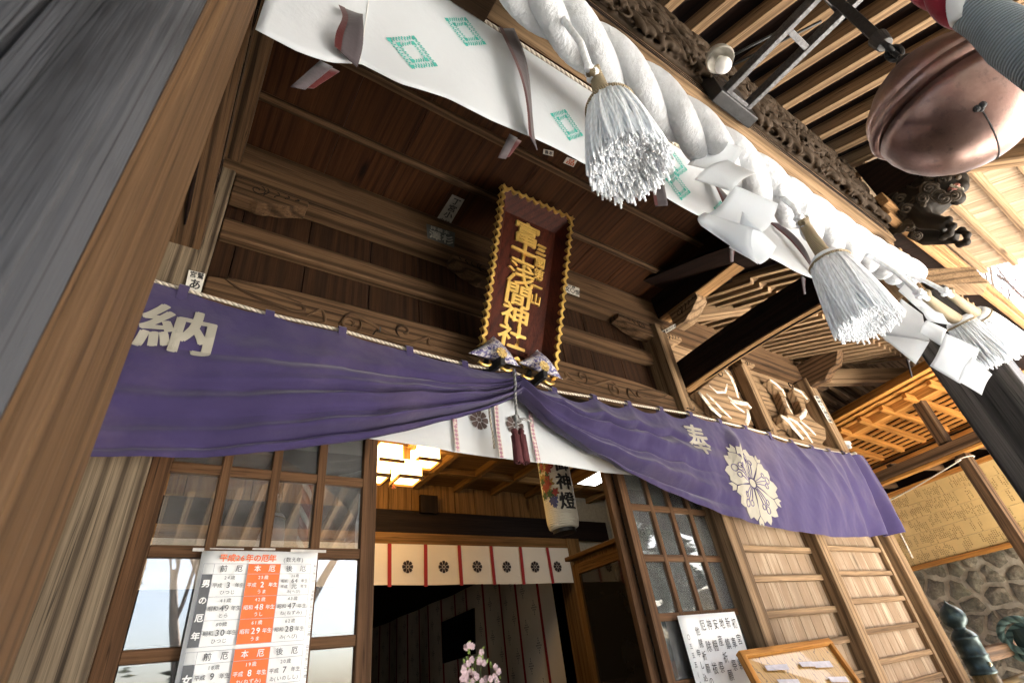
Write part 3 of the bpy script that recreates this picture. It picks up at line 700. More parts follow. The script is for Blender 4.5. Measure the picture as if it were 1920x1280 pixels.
for dx in (0, 12):
    a, b = atY(964 + dx, 803, y_), atY(970 + dx, 866, y_); mb = MB(); 
    mb.lathe([(.008, 0), (.016, .008), (.018, .02), (.014, .03), (.02, .045), (.023, .11), (.026, a.z - b.z), (.01, a.z - b.z)], a, 14, (0, 0, -1)); mb.build('tassel', M_MAR, ct, smooth=True)
    mb = MB()
    for k in range(26):
        q = random.uniform(0, 6.28); r_ = .024 * math.sqrt(random.random()); mb.tube([a + Vector((.02 * math.cos(q), .02 * math.sin(q), -.04)), Vector((a.x + r_ * math.cos(q), a.y + r_ * math.sin(q), b.z - .01 * random.random()))], .003, 4)
    o = mb.build('tassel_strands', M_MAR, ct)

# ---------------- inner white banner behind the curtain
YI = 2.10
ibp = [atY(x, y, YI) for x, y in ((740, 827), (850, 848), (945, 858), (1010, 868), (1100, 879), (1130, 884))]
iX = [p.x for p in ibp]; iZ = [p.z for p in ibp]
def isurf(X, Z, l=0): return Vector((X, YI + .010 * math.sin(9 * X + 1) * (1.45 - Z) / .5 - l, Z))
mb = MB(); mb.grid(lambda u, v: isurf(.2 + 2.6 * u, 1.44 + (float(np.interp(.2 + 2.6 * u, iX, iZ)) - 1.44) * v), 90, 12)
ib = mb.build('white_banner', M_WHITE, smooth=True); tag(ib, 'plain white inner banner with patterned strips and brown flower crests behind the purple curtain', 'banner')
M_STRIP, t_, p_ = newmat('strip_brocade'); tcs = nd(t_, 'ShaderNodeTexCoord').outputs['Object']
bk = nd(t_, 'ShaderNodeTexChecker'); bk.inputs['Scale'].default_value = 60; mp = nd(t_, 'ShaderNodeMapping'); mp.inputs['Rotation'].default_value = (0, R(45), 0); t_.links.new(tcs, mp.inputs[0]); t_.links.new(mp.outputs[0], bk.inputs['Vector'])
bk.inputs['Color1'].default_value = (.55, .48, .42, 1); bk.inputs['Color2'].default_value = (.33, .16, .22, 1); t_.links.new(bk.outputs[0], p_.inputs['Base Color']); p_.inputs['Roughness'].default_value = .8
M_BROWN = plain('ink_brown', (.07, .045, .04), .8, bst=0)
for px in ((857, 846), (942, 856), (1009, 866)):
    p = atY(px[0], px[1], YI - .02); mb = MB(); mb.grid(lambda u, v: isurf(p.x - .012 + .026 * u - .01 * v * 0, 1.42 + (p.z - 1.42) * v, .015 + .004 * math.sin(8 * v)), 3, 14); mb.build('banner_strip', M_STRIP, ib, solid=.002)
p = atY(926, 840, YI - .03); mb = MB(); mb.tube([(p.x + .004 * math.sin(k), YI - .03, 1.42 + (p.z - 1.42) * k / 9) for k in range(10)], .006, 6); mb.build('banner_cord', M_ROPE, ib, smooth=True)
def crest(mb, fr, r0, n=10):
    for k in range(n):
        a0 = 2 * math.pi * k / n; P = [(a0 - 2.6 / n, .35), (a0 - 2.7 / n, .8), (a0 - 1.7 / n, .97), (a0 - .6 / n, .9), (a0, 1.0), (a0 + .6 / n, .9), (a0 + 1.7 / n, .97), (a0 + 2.7 / n, .8), (a0 + 2.6 / n, .35), (a0, .25)]
        mb.add([fr(r0 * r * math.sin(a), r0 * r * math.cos(a), .002) for a, r in P], [tuple(range(len(P)))])
    mb.add([fr(r0 * .2 * math.cos(a), r0 * .2 * math.sin(a), .002) for a in np.linspace(0, 6.1, 12)], [tuple(range(12))])
for px in ((898, 787), (965, 797)):
    p = atY(px[0], px[1], YI); mb = MB(); crest(mb, lambda x, y, l: isurf(p.x + x, p.z + y, .004 + l), .062, 8); mb.build('crest', M_BROWN, ib)

# ---------------- white porch banner with teal seals
kb = [(488, 57), (560, 92), (620, 112), (678, 116), (750, 158), (840, 188), (920, 227), (1000, 262), (1100, 307), (1210, 345), (1400, 462), (1530, 524), (1600, 585), (1660, 640), (1715, 675)]
YT, YBt = .632, .70
kp = [atY(x, y, YBt) for x, y in kb]; kX = [p.x for p in kp]; kZ = [p.z for p in kp]
def kbot(X): return float(np.interp(X, kX, kZ))
def ksurf(X, Z, l=0):
    t = (1.985 - Z) / (1.985 - kbot(X)); t = max(-.05, min(1.05, t))
    return Vector((X, YT + (YBt - YT) * t + .006 * t * math.sin(5.2 * X + 1.5 * t) + .003 * t * math.sin(13 * X) - l, Z))
mb = MB(); x0, x1 = -.058, kX[-1]
mb.grid(lambda u, v: ksurf(x0 + (x1 - x0) * u, 1.985 + (kbot(x0 + (x1 - x0) * u) - 1.985) * v), 160, 24)
pb_ = mb.build('porch_banner', M_WHITE, smooth=True, solid=.0015)
tag(pb_, 'white cloth banner printed with teal square seals hanging behind the porch beam', 'banner')
mb = MB(); mb.tube([(x, YT - .004, 1.978) for x in np.linspace(-.05, 3.4, 30)], .007, 6); mb.build('banner_rod', M_ROPE, pb_, smooth=True)
mb = MB(); p = atY(688, 60, .66); mb.tube([ksurf(p.x, z, .002) for z in np.linspace(1.96, kbot(p.x) + .005, 12)], .0016, 4); mb.build('seam', M_COTTON, pb_)
def seal(mb, X0, Z0, s_):
    rnd = random.Random(3); k = lambda x, y: ksurf(X0 + (x - y) * .7071 * s_, Z0 + (x + y) * .7071 * s_, .003)
    for ring, n, w_, h_ in ((.43, 9, .075, .13), (.26, 6, .07, .11)):
        for side in range(4):
            for i in range(n):
                q = -ring + 2 * ring * (i + .5) / n; d = ring + rnd.uniform(-.015, .015)
                shp = [(-.5, -.5), (-.1, -.45), (.0, .0), (.45, .1), (.5, .5), (.1, .5), (-.15, .1), (-.5, .0)]
                P = []
                for a, b in shp:
                    x, y = q + a * w_ * 1.3, d + b * h_
                    for _ in range(side): x, y = y, -x
                    P.append(k(x, y))
                mb.add(P, [tuple(range(8))])
        for sx in (-1, 1):
            for sy in (-1, 1): mb.add([k(sx * (ring + a), sy * (ring + b)) for a, b in ((-.06, -.05), (.07, -.06), (.06, .07), (-.05, .06))], [(0, 1, 2, 3)])
for px in ((777, 92), (868, 70), (1065, 232), (1125, 190), (1192, 300), (1262, 310), (1275, 345), (1360, 400)):
    p = atY(px[0], px[1], .668); mb = MB(); seal(mb, p.x, p.z, .118); mb.build('printed_seal', M_TEAL, pb_)
rib = [(668, 0, 655, 100), (945, 62, 1003, 268), (1195, 200, 1245, 382), (1330, 330, 1395, 470), (1452, 415, 1530, 512), (1600, 520, 1700, 640)]
for i, (ax, ay, bx, by) in enumerate(rib):
    a = atY(ax, ay, YT); b = atY(bx, by, .675); n = 20
    def rf(u, v, a=a, b=b):
        p = a.lerp(b, v); tw = .9 * math.sin(3.2 * v + a.x * 3); wdt = .062
        return ksurf(p.x + (u - .5) * wdt * math.cos(tw), p.z, .018 + abs(.03 * math.sin(math.pi * v)) + (u - .5) * wdt * math.sin(tw) * .6)
    mb = MB(); mb.grid(rf, 4, n); o = mb.build('ribbon', M_MAUVE, pb_, smooth=True, solid=.003)
    mb = MB(); mb.grid(lambda u, v, rf=rf: rf(.0 + u * .16, v) + Vector((-.008 * (1 - u), -.003, 0)), 2, n); mb.build('ribbon_lining', M_RED, o, smooth=True)
for i, (ax, ay) in enumerate(((618, 120), (975, 270), (1215, 378), (1385, 462), (1520, 530), (1700, 660))):
    a = atY(ax, ay, .715); a = Vector((a.x, a.y, kbot(a.x) + .03)); mb = MB()
    mb.grid(lambda u, v: a + Vector((-.02 + .05 * u - .05 * v, .02 + .02 * v, -.095 * v - .04 * v * (1 - u))), 3, 5); mb.build('ribbon_tail', M_RED, pb_, smooth=True, solid=.002)
    mb = MB(); mb.grid(lambda u, v: a + Vector((-.021 + .032 * u - .05 * v, .017 + .02 * v, -.098 * v - .04 * v * (1 - .4 * u))), 2, 5); mb.build('ribbon_tail', M_MAUVE, pb_, smooth=True, solid=.002)

# ---------------- shimenawa rope
YS = .44
cpx = [(930, -130), (1010, -10), (1060, 48), (1120, 105), (1180, 155), (1240, 195), (1300, 242), (1360, 288), (1420, 335), (1480, 382), (1540, 424), (1600, 462), (1660, 492), (1715, 520), (1765, 548)]
cp = [atY(x, y, YS) for x, y in cpx]; sX = [p.x for p in cp]; sZ = [p.z for p in cp]
def scen(X):
    return Vector((X, YS, float(np.interp(X, sX, sZ))))
# smooth centre line
co = np.polyfit([-.05, .1] + sX[1:], [sZ[1] + .34, sZ[1] + .24] + sZ[1:], 5); print('rope', [round(x, 2) for x in sX], [round(z, 2) for z in sZ], [round(float(np.polyval(co, x)), 2) for x in sX])
def scen(X): return Vector((X, YS, float(np.polyval(co, X))))
shm = thing('sacred_rope', 'thick white cotton sacred rope twisted from three strands and hung below the porch beam', 'rope', scen(1.7))
PITCH = .58; xs = np.linspace(-.05, 3.42, 480); N3 = 3
for s_ in range(N3):
    mb = MB(); pts = []; rad = []; seg = 20; vs = []; gs = []
    for i, X in enumerate(xs):
        cpt = scen(X); tg = (scen(X + .01) - scen(X - .01)).normalized(); nrm = Vector((0, -1, 0)); bn = tg.cross(nrm).normalized()
        a = 2 * math.pi * X / PITCH + 2 * math.pi * s_ / N3
        R0 = .040; rs = .049
        tap = 1 if X < 3.33 else max(.6, 1 - (X - 3.33) * 5)
        cc = cpt + (nrm * math.cos(a) + bn * math.sin(a)) * R0 * tap
        # strand tangent
        tt = (tg + (-nrm * math.sin(a) + bn * math.cos(a)) * (2 * math.pi / PITCH * R0)).normalized()
        u_ = (cc - cpt); u_ = (u_ - tt * u_.dot(tt)).normalized(); b_ = tt.cross(u_)
        for k in range(seg):
            th = 2 * math.pi * k / seg
            q = Vector((X * 9, th * 1.2 + s_ * 7, s_))
            wr = 1 + .03 * noise.noise(Vector((X * 5, s_ * 9.1, math.cos(th)))) + .028 * noise.noise(Vector((X * 42 + 3 * math.sin(th), math.cos(th) * 1.5, s_ * 3))) * (.4 + .6 * abs(math.sin(th)))
            vs.append(cc + (u_ * math.cos(th) + b_ * math.sin(th)) * rs * tap * wr); gs.append(Vector((X, math.cos(th), math.sin(th))))
    n = len(xs); fs = [(i * seg + k, i * seg + (k + 1) % seg, (i + 1) * seg + (k + 1) % seg, (i + 1) * seg + k) for i in range(n - 1) for k in range(seg)]
    fs.append(tuple((n - 1) * seg + k for k in range(seg))); mb.add(vs, fs, gs)
    mb.build('strand', M_STRAND, shm, smooth=True)
def knot(mb, c, r):
    rnd = random.Random(5)
    for k in range(7): mb.sphere(Vector(c) + Vector((rnd.uniform(-1, 1), rnd.uniform(-1, 1), rnd.uniform(-1, 1))) * r * .7, r * rnd.uniform(.45, .7), 10, 6)
# ---------------- cord tassels
def tassel(label, knotpx, ringpx, botpx_, rr, rbot, Y, nc=170):
    k0, r0, b0 = atY(*knotpx, Y), atY(*ringpx, Y), atY(*botpx_, Y)
    t = thing('cord_tassel', label, 'tassel', k0, 'white cord tassels on the sacred rope')
    mb = MB(); knot(mb, k0, .020); mb.tube([k0, k0 + (r0 - k0) * .25 + Vector((.01, 0, 0)), k0 + (r0 - k0) * .4], [.013, .012, .011], 8)
    top = scen(k0.x) + Vector((0, -.02, -.07)); mb.tube([k0 + Vector((0, 0, .0)), (k0 + top) / 2 + Vector((.01, -.01, 0)), top], .011, 8)
    mb.build('knot', M_CORD, t, smooth=True)
    mb = MB(); q0 = k0.lerp(r0, .18); q1 = k0.lerp(r0, 1.05); mb.tube([q0 + Vector((-.012, 0, .006)), q0 + Vector((.002, -.012, .022)), q0 + Vector((.016, 0, .006)), q0.lerp(q1, .4), q0.lerp(q1, .75), q1], [.015, .017, .019, .023, .026, .030], 14); mb.build('wound_stem', M_WIND, t, smooth=True)
    ax = (b0 - r0); L = ax.length; ax.normalize(); u = ax.orthogonal().normalized(); v = ax.cross(u)
    mb = MB(); mb.lathe([(.026, -.012), (rr * .75, -.016), (rr * .98, 0), (rr * 1.04, .012), (rr, .03), (rr * .5, .04)], r0, 28, ax); mb.build('collar', M_CORD, t, smooth=True)
    mb = MB(); mb.tube([r0 + ax * .016 + (u * math.cos(a) + v * math.sin(a)) * rr * 1.05 for a in np.linspace(0, 2 * math.pi, 33)], .005, 6); mb.build('collar_band', M_WIND, t, smooth=True)
    mb = MB(); rnd = random.Random(int(knotpx[0]))
    for k in range(nc):
        a = 2.399963 * k; q = math.sqrt((k + .5) / nc); a += rnd.uniform(-.1, .1)
        s0 = r0 + ax * .012 + (u * math.cos(a) + v * math.sin(a)) * rr * q
        ln = L * (1.0 - .10 * (1 - q) + rnd.uniform(-.05, .05)); rb = rbot * q * rnd.uniform(.92, 1.08)
        pts = []
        for j in range(6):
            s_ = j / 5; rad = rr * q + (rb - rr * q) * (s_ ** .8); aa = a + .10 * math.sin(3 * s_ + k)
            pts.append(r0 + ax * (.012 + (ln - .012) * s_) + (u * math.cos(aa) + v * math.sin(aa)) * rad)
        mb.tube(pts, [.0036, .0039, .0040, .0041, .0041, .0026], 6)
    mb.build('cord_skirt', M_CORD, t, smooth=True)
tassel('white cord tassel nearest the camera with frayed ends, beneath the left of the sacred rope', (1107, 135), (1143, 198), (1180, 318), .060, .096, .40, 820)
tassel('white cord tassel with a long tan stem, beside the dark connecting beam', (1498, 410), (1552, 488), (1630, 610), .064, .100, .41, 820)
tassel('white cord tassel half hidden by curled paper, in front of the dark pillar', (1722, 548), (1798, 602), (1868, 684), .055, .095, .35, 400)
tassel('white cord tassel farthest from the camera, at the right rope end', (1770, 545), (1832, 588), (1898, 655), .055, .092, .325, 400)

# ---------------- paper streamers
def paper(root, quad, Y, bulge, name='paper_fold'):
    a0, n0 = root['_a'], Vector((root['_a'][0], root['_a'][1], 0)).normalized()   # hangs in an upright plane facing the steps
    P = [atP(x, y, Vector(a0) + n0 * (yy - .36) * .9, n0) for (x, y), yy in zip(quad, Y)]   # tl,tr,br,bl
    def f(u, v):
        a = P[0].lerp(P[1], u); b = P[3].lerp(P[2], u); q = a.lerp(b, v); n = (P[1] - P[0]).cross(P[3] - P[0]).normalized()
        return q + n * bulge * 1.9 * math.sin(math.pi * v * .9) * (1 + .2 * math.sin(4 * u))
    mb = MB(); mb.grid(f, 8, 12); return mb.build(name, M_PAPER, root, smooth=True, solid=.0008)
s1 = thing('paper_streamer', 'folded white paper zigzag streamer hanging between the two big tassels', 'paper streamer', atY(1380, 300, .36), 'paper streamers on the sacred rope')
s1['_a'] = tuple(atY(1360, 290, .40))
paper(s1, [(1318, 246), (1393, 278), (1358, 322), (1288, 306)], (.40, .40, .36, .36), .012)
paper(s1, [(1364, 300), (1418, 326), (1372, 362), (1303, 340)], (.38, .38, .34, .34), -.012)
paper(s1, [(1376, 346), (1459, 382), (1428, 432), (1318, 400)], (.37, .37, .33, .34), .016)
paper(s1, [(1322, 398), (1412, 428), (1424, 496), (1318, 424)], (.34, .34, .35, .36), -.018)
paper(s1, [(1392, 396), (1456, 462), (1424, 494), (1366, 462)], (.345, .345, .34, .34), .010)
s2 = thing('paper_streamer', 'curled white paper streamer hanging in front of the dark right pillar', 'paper streamer', atY(1790, 650, .36), 'paper streamers on the sacred rope')
s2['_a'] = tuple(atY(1770, 600, .335))
paper(s2, [(1726, 574), (1768, 588), (1786, 608), (1742, 600)], (.38, .38, .36, .36), .012)
paper(s2, [(1738, 600), (1776, 618), (1764, 650), (1724, 626)], (.37, .37, .34, .34), -.012)
paper(s2, [(1772, 624), (1838, 654), (1800, 718), (1743, 684)], (.36, .36, .33, .33), .014)
paper(s2, [(1822, 668), (1860, 702), (1841, 742), (1797, 716)], (.34, .34, .325, .325), -.018)
s3 = thing('paper_streamer', 'white paper streamer with a torn point hidden behind the long stemmed tassel', 'paper streamer', atY(1700, 600, .45), 'paper streamers on the sacred rope')
s3['_a'] = tuple(atY(1710, 560, .43))
paper(s3, [(1684, 545), (1708, 520), (1762, 590), (1740, 594)], (.44, .44, .43, .43), .01)
paper(s3, [(1690, 560), (1730, 590), (1744, 640), (1660, 628)], (.44, .44, .43, .45), -.012)
paper(s3, [(1652, 630), (1690, 622), (1742, 640), (1716, 682)], (.45, .45, .44, .46), .012)

# ---------------- bell
bc = Vector(ray(1784, 198) / np.linalg.norm(ray(1784, 198))) * 2.06; BR = .198; BT = Matrix.Rotation(R(-10), 3, 'Y')
bell = thing('shrine_bell', 'large round copper shrine bell hanging from a black iron frame', 'bell', bc)
M_COP, t, p = newmat('bell_copper'); tc = nd(t, 'ShaderNodeTexCoord').outputs['Object']
n1 = noise_(t, tc, 5, 6, .65); n2 = noise_(t, tc, 38, 5, .7)
c_ = ramp(t, n1, [(.3, (.13, .085, .075)), (.5, (.24, .15, .13)), (.7, (.34, .235, .21))]); c_ = mix(t, c_, (.07, .06, .06), ramp(t, n2, [(.55, (0, 0, 0)), (.75, (.6, .6, .6))]))
t.links.new(c_, p.inputs['Base Color']); p.inputs['Metallic'].default_value = .9; t.links.new(ramp(t, n1, [(.3, (.48,) * 3), (.7, (.30,) * 3)]), p.inputs['Roughness']); n3 = noise_(t, tc, 14, 4, .6); bump(t, p, mix(t, n2, n3, .6), .22, .008)
low = [(.02, -.985), (.2, -.965), (.4, -.905), (.6, -.79), (.77, -.63), (.9, -.42), (.97, -.2), (.985, -.03)]
up = [(.985, .0), (1.02, .01), (1.045, .05), (1.05, .10), (1.03, .16), (.985, .19), (.985, .21), (1.0, .24), (.99, .30), (.95, .40), (.86, .5), (.70, .68), (.48, .84), (.25, .93), (.1, .96)]
mb = MB(); mb.lathe([(r * BR, h * BR) for r, h in low], bc, 64, BT @ Vector((0, 0, 1))); mb.build('lower_bowl', M_COP, bell, smooth=True)
mb = MB(); mb.lathe([(r * BR, h * BR + .003) for r, h in up], bc, 64, BT @ Vector((0, 0, 1))); mb.build('upper_bowl', M_COP, bell, smooth=True)
def bsurf(pa, az, k=1.0):  # polar angle from the bottom
    return bc + BT @ Vector((math.sin(pa) * math.cos(az), math.sin(pa) * math.sin(az), -math.cos(pa))) * BR * .988 * k
mb = MB(); az0 = R(190)
mb.tube([bsurf(abs(a), az0 if a < 0 else az0 + math.pi, 1.0) for a in np.linspace(-.83, .97, 40)], .0020, 6)
for s_ in (-1, 1): mb.sphere(bsurf(.875, az0 + s_ * .042, .999), .0095, 10, 6)
mb.sphere(bsurf(.835, az0, .999), .007, 10, 6); mb.build('slit', M_INK, bell)
mb = MB(); mb.lathe([(.03, -.01), (.03, .025), (.02, .04)], bc + BT @ Vector((0, 0, BR * .96)), 20); mb.tube([bc + Vector((.028 * math.cos(a), 0, BR + .035 + .03 * math.sin(a))) for a in np.linspace(-.3, math.pi + .3, 14)], .009, 8); mb.build('hanging_eye', M_BLK, bell, smooth=True)
q = bsurf(R(105), R(215)); mb = MB(); mb.tube([q, q + (q - bc).normalized() * .018], .004, 8); mb.tube([q + (q - bc).normalized() * .017, q + (q - bc).normalized() * .022], .012, 10); mb.build('bolt', plain('steel', (.5, .5, .5), .3, .9), bell)
q = bsurf(R(100), R(250)); mb = MB(); mb.sphere(q, .010, 10, 6, sc=(1, 1, 1)); mb.build('rivet', M_COP, bell, smooth=True)
# iron frame carrying the bell
fr_ = thing('iron_bracket', 'black iron ladder frame bolted to the carved porch beam', 'iron frame', atZ(1370, 200, 1.98))
M_IRON = plain('painted_iron', (.075, .075, .08), .28, .4, nsc=80, namt=.7, bst=.9, bdist=.004)
ZF = 1.985
A0, A1 = atZ(1339, 200, ZF), atZ(1535, 3, ZF); B0, B1 = atZ(1404, 205, ZF), atZ(1614, 0, ZF)
dA = (A1 - A0).normalized(); dB = (B1 - B0).normalized()
xa = (A0.x + A1.x) / 2; xb = (B0.x + B1.x) / 2
for nm, xx in (('a', xa), ('b', xb)):
    mb = MB(); mb.box(xx - .012, xx + .012, -.62, .395, ZF, ZF + .045, 'y'); mb.build('long_bar', M_IRON, fr_, bev=.003)
for px in ((1386, 190), (1500, 78)):
    p = atZ(px[0], px[1], ZF); mb = MB(); mb.box(xa + .013, xb - .013, p.y - .012, p.y + .012, ZF + .003, ZF + .032, 'x'); mb.build('cross_bar', M_IRON, fr_, bev=.002)
mb = MB(); mb.box(xa - .06, xb + .06, .34, .396, ZF - .03, ZF + .20); mb.build('mounting_plate', M_BLK, fr_, bev=.004)
bt = bc + Vector((0, 0, BR + .06))
mb = MB(); mb.box(xa - .01, xb + .03, bt.y - .02, bt.y + .02, ZF + .046, ZF + .08); mb.build('bell_crossbar', M_BLK, fr_, bev=.003)
mb = MB(); mb.beam((bc.x, bc.y, ZF + .06), (bc.x, bc.y, bt.z + .13), .032, .05, up=(1, 0, 0)); mb.tube([(bc.x, bc.y, bt.z + .15), (bc.x, bc.y, bt.z + .10)], [.03, .024], 14); mb.build('hanger', M_BLK, fr_, bev=.003)
mb = MB()
for k, (dz, ax) in enumerate(((.085, 0), (.045, 1), (.01, 0))):
    cc = bt + Vector((0, 0, dz)); mb.tube([cc + (Vector((.018 * math.cos(a), 0, .03 * math.sin(a))) if ax == 0 else Vector((0, .018 * math.cos(a), .03 * math.sin(a)))) for a in np.linspace(0, 2 * math.pi, 17)], .008, 8)
mb.tube([bt + Vector((-.05, .0, .045)), bt + Vector((.05, .0, .045))], .008, 8)
mb.build('shackle', M_BLK, fr_, smooth=True)
for (a, b) in (((1316, 134), (1482, 48)), ((1318, 150), (1540, 40))):
    pa_, pb2 = atZ(*a, 2.12), atZ(*b, 2.06); mb = MB(); mb.tube([pa_, pb2], .006, 8); mb.build('stay_rod', M_BLK, fr_, smooth=True)
# bell pull rope
r0 = Vector(ray(1846, 34) / np.linalg.norm(ray(1846, 34))) * 1.45
br = thing('bell_rope', 'red and white bell pull rope bound with grey cord', 'rope', r0)
M_RW = cloth('rope_red_cloth', (.24, .018, .03), dust=(.3, .12, .12), damt=.3, wrinkle=.8); M_GC = twist('rope_grey_binding', (.30, .34, .36), 900, 1, dark=.55)
zdir = Vector((0, 0, 1))
top = r0 + zdir * .30
for k in range(3):
    mb = MB(); mb.tube([Vector((top.x + .022 * math.cos(2.1 * k + 26 * s_), top.y + .022 * math.sin(2.1 * k + 26 * s_), r0.z + .02 + s_)) for s_ in np.linspace(0, 1.02, 120)], .022, 14)
    mb.build('strand', (M_RW if k != 1 else M_COTTON), br, smooth=True)
mb = MB(); mb.tube([r0 + zdir * .045, r0 + zdir * .03, r0 - zdir * .01, r0 - zdir * .05, r0 - zdir * .09, r0 - zdir * .4], [.031, .038, .037, .041, .046, .045], 24); mb.build('binding', M_GC, br, smooth=True)

# ---------------- lamp on the beam
lp = atY(1350, 112, .25); 
lm = thing('beam_lamp', 'small white bulb in an enamel socket fixed on the carved porch beam', 'lamp', lp)
ldir = (atY(1366, 140, .25) - lp).normalized()
M_ENA = plain('enamel_grey', (.36, .34, .30), .4, namt=.3)
mb = MB(); mb.lathe([(.02, -.05), (.045, -.035), (.052, 0), (.048, .012), (.044, 0), (.03, -.02), (.01, -.02)], lp, 24, ldir); mb.build('socket', M_ENA, lm, smooth=True)
mb = MB(); mb.lathe([(.012, -.01), (.018, .01), (.019, .03)], lp, 16, ldir); mb.build('bulb_holder', plain('ceramic_white', (.75, .74, .7), .25), lm, smooth=True)
mb = MB(); mb.sphere(lp + ldir * .055, .030, 20, 14); mb.build('bulb', plain('bulb_opal', (.88, .88, .87), .12, namt=.03, bst=0), lm, smooth=True)

# ---------------- carved relief on the porch beam
mb = MB(); rnd = random.Random(12)
def cv(X, Z, d=0): return Vector((X, .395 - d, Z))
for k in range(110):
    X = .45 + 2.95 * k / 110 + rnd.uniform(-.02, .02)
    for j in range(5):
        Z = 2.12 + .13 * j + rnd.uniform(-.04, .04)
        if rnd.random() < .55:
            n_ = 22; r1 = rnd.uniform(.018, .042); a1 = rnd.uniform(5, 8); s_ = rnd.choice((-1, 1)); a0 = rnd.uniform(0, 6)
            mb.tube([cv(X + s_ * (.008 + r1 * i / n_) * math.cos(a0 + a1 * i / n_), Z + (.008 + r1 * i / n_) * math.sin(a0 + a1 * i / n_), .015 + .04 * (1 - i / n_)) for i in range(n_)], [.0095 * (1 - .5 * i / n_) for i in range(n_)], 7)
        else:
            a0 = rnd.uniform(-.5, .5); L = rnd.uniform(.1, .2); mb.tube([cv(X + L * (i / 9 - .5) * math.cos(a0), Z + L * (i / 9 - .5) * math.sin(a0) + .02 * math.sin(i * .8), .015 + .03 * math.sin(i / 9 * math.pi)) for i in range(10)], [.013 * math.sin(math.pi * (i + .5) / 10) + .003 for i in range(10)], 7)
for k in range(40): mb.sphere(cv(.45 + 2.95 * rnd.random(), 2.1 + .5 * rnd.random(), .01), rnd.uniform(.02, .035), 10, 7)
mb.box(.4, 3.45, .385, .405, 2.09, 2.70)
part('beam_carving', mb, W_CARVE, bev=0, smooth=True, remesh=.0065)

# ---------------- carved guardian lion on the right pillar
def LP(x, y, X=3.6): return atX(x, y, X)
mb = MB(); rnd = random.Random(4)
def blob(x, y, r, X=3.6, sc=(1, 1, 1)): mb.sphere(LP(x, y, X), r, 16, 10, sc)
p_b = [LP(1645, 405), LP(1680, 395), LP(1715, 385), LP(1745, 372), LP(1768, 358)]
mb.tube(p_b, [.08, .12, .125, .12, .10], 18)
blob(1770, 352, .105); blob(1790, 342, .07); blob(1748, 345, .09); blob(1735, 352, .08)
# muzzle, jaw
blob(1800, 350, .045, 3.58); blob(1795, 372, .042, 3.56); blob(1806, 340, .03); 
# forelegs and paws
mb.tube([LP(1715, 395, 3.52), LP(1735, 415, 3.50), LP(1760, 418, 3.48), LP(1776, 424, 3.47)], [.07, .055, .045, .04], 12)
mb.tube([LP(1700, 420, 3.66), LP(1740, 445, 3.68), LP(1775, 445, 3.68), LP(1795, 444, 3.68)], [.07, .055, .045, .04], 12)
for (x, y, X) in ((1778, 412, 3.46), (1786, 424, 3.46), (1780, 438, 3.47), (1768, 444, 3.48), (1803, 432, 3.66), (1813, 440, 3.66), (1812, 454, 3.67), (1800, 458, 3.68)): blob(x, y, .024, X)
lion = part('lion_carving', mb, W_LION, bev=0, smooth=True, remesh=.008)
mb = MB()
def spiral(x, y, r, X):
    c0 = LP(x, y, X); vw = c0.normalized(); u = vw.orthogonal().normalized(); v = vw.cross(u)
    mb.tube([c0 - vw * (.02 * (1 - k / 30)) + (u * math.cos(k * .45) + v * math.sin(k * .45)) * (r * (.15 + .85 * k / 30)) for k in range(31)], [r * .24 * (1 - .3 * k / 30) for k in range(31)], 7)
for (x, y, r, X) in ((1742, 353, .045, 3.47), (1760, 366, .04, 3.47), (1772, 372, .038, 3.46), (1790, 366, .036, 3.47), (1700, 392, .045, 3.46), (1688, 372, .04, 3.48), (1706, 424, .035, 3.5), (1720, 442, .03, 3.52), (1748, 330, .04, 3.5), (1676, 408, .035, 3.48), (1768, 336, .035, 3.5), (1730, 372, .035, 3.47)): spiral(x, y, r, X)
for (xa, ya, xb, yb) in ((1735, 375, 1640, 408), (1728, 388, 1652, 425), (1722, 402, 1668, 440), (1760, 345, 1700, 352), (1738, 365, 1672, 385), (1715, 412, 1660, 432)):
    for j in range(3):
        mb.tube([LP(xa + (xb - xa) * k / 12, ya + (yb - ya) * k / 12 + 3.5 * math.sin(k * .9 + j) + 4 * j, 3.475 + .03 * k / 12) for k in range(13)], [.012 * (1 - .75 * k / 12) + .002 for k in range(13)], 7)
part('mane_curls', mb, W_LION, lion, bev=0, smooth=True)
mb = MB(); c0 = LP(1788, 352, 3.52)
mb.sphere(c0, .034, 12, 8, (.5, 1, .6)); part('mouth', mb, plain('mouth_red', (.22, .08, .06), .8), lion, bev=0, smooth=True)
mb = MB()
for k in range(5): q = LP(1783 + 5 * k, 347 + 1.5 * k, 3.49); mb.lathe([(.008, 0), (.005, -.014), (.001, -.022)], q, 8)
part('teeth', mb, plain('tooth', (.5, .45, .36), .6), lion, bev=0)
mb = MB()
for (x, y) in ((1778, 334), (1796, 332)): mb.sphere(LP(x, y, 3.5), .017, 12, 8)
part('eyes', mb, W_LION, lion, bev=0, smooth=True)

